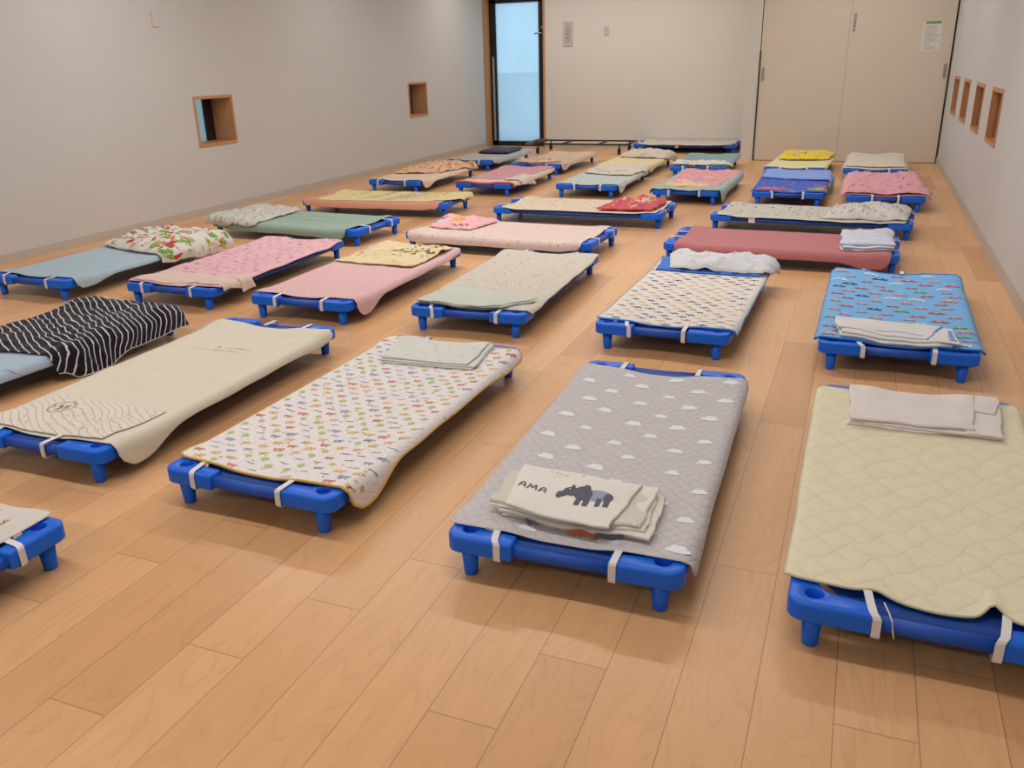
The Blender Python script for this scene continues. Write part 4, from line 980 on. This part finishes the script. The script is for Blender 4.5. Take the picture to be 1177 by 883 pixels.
# ================================================================== 25
place_cot(25, 'blue plastic cot under the pink and yellow blanket, third row')
sheet(25, 'pale mint frilly cot cover hanging ruffled at its near right corner', [fabric('m25', (166, 176, 164), 'towel', bump=1.0)], sheet_fn(.0, .05, 0, 0, .025, .050, (.02, .055, 0, 0), wav=.02, seed=25), wr=.010, ws=16, straps=[(-1, .14, .03), (-1, -.12, -.02)])
def b25(mb):
    s = Slab([(-.52, .22), (-.50, -.22), (.61, -.29), (.62, .27)], .011, .008, seed=25.5, wr=.010, ws=7, edge=.016, er=.007, n=(56, 34)); s.emit(mb, 0)
    for u, v, sz, m in ((.07, .10, .16, 1), (.08, .22, .16, 1), (.07, .36, .14, 1), (.20, .20, .13, 1), (.30, .12, .2, 2), (.42, .22, .16, 3), (.44, .26, .08, 5)): s.decal(mb, CLOUD, u, v, 0, sz, m)
    pattern(s, mb, .07, .07, [('leaf', 4), ('wave', 5), ('leaf', 2)], 251, jit=.45, size=.028)
    s.decal(mb, LEAF, .55, .30, 1.57, .14, 2)
blanket(25, 'pink blanket with yellow and grey-blue patches over the frilly mint cover', b25, [fabric('p25', (216, 146, 144), 'towel'), ink('e0bc70'), ink('d8b0a8'), ink('88a4a8'), ink('c8746c'), ink('6a98a4')], 'pink_blanket')
# ================================================================== 26
place_cot(26, 'blue plastic cot in the last row under the teal cover')
sheet(26, 'teal green cot cover in the last row with a white ruffle at its near end', [fabric('t26', (128, 154, 146), 'towel')], sheet_fn(.05, .03, 0, 0, .012, .020, seed=26), straps=[(-1, .15, .02), (-1, -.10, 0)])
def b26(mb):
    s = Slab([(-.62, .27), (-.60, -.30), (-.40, -.32), (-.38, .25)], .010, .016, seed=26.6, wr=.016, ws=11, edge=.02, er=.012, n=(20, 44), flare=.6); s.emit(mb, 0)
    pattern(s, mb, .05, .05, [('dot', 1), ('leaf', 2)], 261, jit=.4, size=.018)
blanket(26, 'narrow white ruffled blanket across the near end of the teal cover', b26, [fabric('w26', (214, 200, 184), 'towel'), ink('c89c90'), ink('8ca09c')], 'ruffled_blanket')
# ================================================================== 27 (across, at the back wall)
place_cot(27, 'blue plastic cot lying against the back wall between the cart and the closet')
sheet(27, 'white cot cover with faint prints on the cot against the back wall', [fabric('w27', (214, 196, 172), 'towel'), ink('b49c80')], sheet_fn(.06, .04, 0, 0, .0, .010, seed=27),
      lambda s, mb: pattern(s, mb, .07, .06, [('leaf', 1), ('dot', 1)], 27, jit=.4, size=.025), wr=.006, tagp=(.42, .99, simple('tag27', obs((205, 150, 135)), .8)), straps=[])
# ================================================================== 28
place_cot(28, 'blue plastic cot in the last row in front of the left sliding door')
sheet(28, 'pale yellow cot cover in front of the left sliding door', [fabric('y28', (222, 206, 152), 'plain')], sheet_fn(.05, .04, .03, 0, .012, .020, seed=28), straps=[(-1, .12, .02), (-1, -.13, 0)])
def b28(mb):
    s = Slab([(.02, .235), (.10, -.26), (.60, -.285), (.62, .27)], .010, .012, seed=28.8, wr=.014, ws=6, edge=.016, er=.010, n=(36, 34), puff=.022); s.emit(mb, 0)
    for u, v, sz, m in ((.12, .12, .10, 1), (.10, .2, .09, 2), (.2, .14, .09, 2), (.22, .24, .09, 1), (.12, .27, .07, 3), (.3, .2, .1, 1)): s.decal(mb, WAVE if m != 2 else CLOUD, u, v, .4*m, sz, m)
blanket(28, 'bright yellow blanket with grey scribbles at the head of the pale yellow cover', b28, [fabric('y28b', (230, 194, 66), 'towel'), ink('4c4638'), ink('b8b0a0'), ink('a06030')], 'yellow_blanket')
# ================================================================== 29
place_cot(29, 'blue plastic cot under the royal blue cover with an orange streak')
def p29(s, mb):
    s.decal(mb, [(.1, -.5), (.42, -.3), (.34, 0), (.16, .3), (.12, .58), (0, .6), (-.1, .3), (-.3, .05), (-.38, -.25), (-.16, -.48)], .20, .16, .05, .26, 1)
    for u, v, a, b, m in ((.32, .42, .10, .14, 3), (.36, .52, .12, .12, 1), (.22, .50, .14, .08, 4), (.10, .36, .10, .2, 5), (.06, .30, .06, .10, 6), (.12, .55, .14, .12, 1)): s.decal(mb, CLOUD, u, v, .3, a, m)
    pattern(s, mb, .07, .08, [('wave', 6), ('leaf', 5), ('dot', 4), ('leaf', 3)], 291, jit=.4, size=.034)
sheet(29, 'royal blue cot cover with a large orange-red shape and green patches', [fabric('b29', (52, 84, 176), 'plain'), ink('dc5840'), ink('c06848'), ink('a85848'), ink('98b048'), ink('4474b8'), ink('b89858')], sheet_fn(.035, .03, 0, 0, .014, .020, (0, .02, 0, 0), seed=29), p29, wr=.003, straps=[(-1, .12, .02), (-1, -.12, .0)])
blanket(29, 'plain light blue blanket draped over the far half of the royal blue cover', lambda mb: Slab([(.20, .275), (.10, -.36), (.66, -.38), (.67, .28)], .009, .012, seed=29.9, wr=.008, ws=5, edge=.014, er=.010, n=(34, 40), puff=.012, flare=.35).emit(mb, 0), [fabric('lb29', (128, 152, 202), 'towel')], 'light_blue_blanket')
# ================================================================== 30
place_cot(30, 'blue plastic cot in the last row in front of the right sliding door')
sheet(30, 'white cot cover beneath the white blanket in front of the right sliding door', [fabric('w30', (206, 190, 168), 'towel')], sheet_fn(.05, .04, .03, 0, .012, .014, seed=30), straps=[(-1, -.13, 0)])
def b30(mb):
    s = Slab([(-.52, .27), (-.50, -.27), (.63, -.275), (.64, .27)], .009, .012, seed=30.3, wr=.008, ws=6, aniso=(1.8, .6), edge=.012, er=.010, n=(50, 34), puff=.010, flare=.4); s.emit(mb, 0)
    s.decal(mb, LEAF, .95, .26, 1.57, .07, 1); s.decal(mb, WAVE, .85, .10, 0, .06, 2); s.decal(mb, circ(8), .25, .36, 0, .03, 2); s.decal(mb, WAVE, .9, .18, .6, .05, 2)
blanket(30, 'off-white blanket with one tan motif covering the cot before the right sliding door', b30, [fabric('w30b', (212, 196, 174), 'towel'), ink('b88c5c'), ink('8c8074')], 'white_blanket')
# ================================================================== 31
place_cot(31, 'blue plastic cot under the ruffled pink blanket, third row near the right wall')
sheet(31, 'plain pink cot cover under the ruffled pink blanket', [fabric('p31', (214, 140, 146), 'plain')], sheet_fn(.05, .04, 0, 0, .012, .012, seed=31), straps=[(-1, .10, 0), (-1, -.09, 0)])
def b31(mb):
    s = Slab([(-.60, .33), (-.59, -.34), (.60, -.30), (.61, .27)], .009, .009, seed=31.3, wr=.018, ws=13, aniso=(2.0, .8), edge=.016, er=.008, n=(84, 46), flare=.5); s.emit(mb, 0)
    pattern(s, mb, .09, .10, [('wave', 1), ('leaf', 1)], 311, jit=.45, size=.035)
blanket(31, 'ruffled salmon pink blanket covering the whole cot near the right wall', b31, [fabric('p31b', (226, 160, 162), 'towel', bump=.9), ink('d07c88')], 'ruffled_blanket')

# ------------------------------------------------------------------ cot cart by the back wall
c = tag(empty('cot_cart', (-3.50, 11.35, 0)), 'low black tube cart on casters along the back wall beside the glass door', 'cart')
mb = MB()
for y in (-.26, .30):
    mb.tube([(-.64, y, .125), (.64, y, .125)], .011, 10)
for x in (-.64, -.25, .25, .64): mb.tube([(x, -.26, .125), (x, .30, .125)], .011, 10)
mb.build('frame', BLACK, c)
for x in (-.58, .55):
    for y in (-.26, .28):
        mb = MB(); mb.tube([(x, y, .118), (x, y, .07)], .010, 10); mb.box(x-.016, x+.016, y-.03, y+.012, .062, .074)
        mb.box(x-.018, x-.014, y-.03, y+.01, .030, .07); mb.box(x+.014, x+.018, y-.03, y+.01, .030, .07); k = mb.build('caster', BLACK, c)
        mb = MB(); mb.tube([(x-.013, y-.012, .034), (x+.013, y-.012, .034)], .033, 20); mb.build('wheel', CASTER, k)
mb = MB(); mb.tube([(-.64, -.26, .125), (-.70, -.26, .118), (-.76, -.24, .115), (-.78, .0, .12), (-.76, .26, .13), (-.64, .30, .125)], .018, 12); mb.build('push_handle', simple('grey_tube', (.10, .10, .11), .4), c)
b = tag(empty('floor_board', (-2.16, 11.71, 0)), 'dark brown low board standing beneath the cot at the back wall', 'board')
mb = MB(); mb.box(-.50, .50, 0, .018, 0, .070); mb.build('panel', DARKB, b)
mb = MB()
for x in (-.30, .18): mb.tube([(x, -.001, .05), (x, .002, .05)], .004, 8)
mb.build('screw', SILVER, b)

# ------------------------------------------------------------------ light
sc = bpy.context.scene
w = bpy.data.worlds.new('World'); sc.world = w; w.use_nodes = True
bg = w.node_tree.nodes['Background']; bg.inputs[0].default_value = (.80, .92, 1.0, 1); bg.inputs[1].default_value = 2.6
def area(name, loc, sx, sy, power, col=(1, .95, .88), rot=(0, 0, 0)):
    l = bpy.data.lights.new(name, 'AREA'); l.shape = 'RECTANGLE'; l.size = sx; l.size_y = sy; l.energy = power; l.color = col
    o = bpy.data.objects.new(name, l); COL.objects.link(o); o.location = loc; o.rotation_euler = rot; return o
for y, xs, pw in ((-1.4, (-3.7, -2.15, -.6), 14), (1.7, (-3.7, -2.15, -.6), 13.5), (4.75, (-3.7, -2.15, -.6), 23), (7.85, (-3.7, -2.15, -.6), 14), (9.6, (-.35,), 11), (10.7, (-4.0, -2.5), 15)):  # the lone lamp before the closet is an added fill for its doors
    for x in xs: area('ceiling_and_fill_lamp', (x, y, ZC-.03), 1.4, .12, pw)

# ------------------------------------------------------------------ camera
F = Vector((-.35458246, .86441547, -.35645081)); R_ = Vector((.92841251, .37074458, -.02446744)); U_ = Vector((-.11100217, .33960912, .93399366))
cam = bpy.data.cameras.new('camera'); co = bpy.data.objects.new('camera', cam); COL.objects.link(co)
cam.sensor_width = 36; cam.sensor_fit = 'HORIZONTAL'; cam.lens = 36*971.6/1177; cam.clip_start = .05
M = Matrix((( R_.x, U_.x, -F.x), (R_.y, U_.y, -F.y), (R_.z, U_.z, -F.z))).to_4x4(); M.translation = Vector((0, 0, 1.17269))
co.matrix_world = M; sc.camera = co
sc.view_settings.view_transform = 'Standard'; sc.view_settings.look = 'None'; sc.view_settings.exposure = 0; sc.view_settings.gamma = 1
sc.cycles.use_denoising = True; sc.cycles.max_bounces = 8; sc.cycles.diffuse_bounces = 5
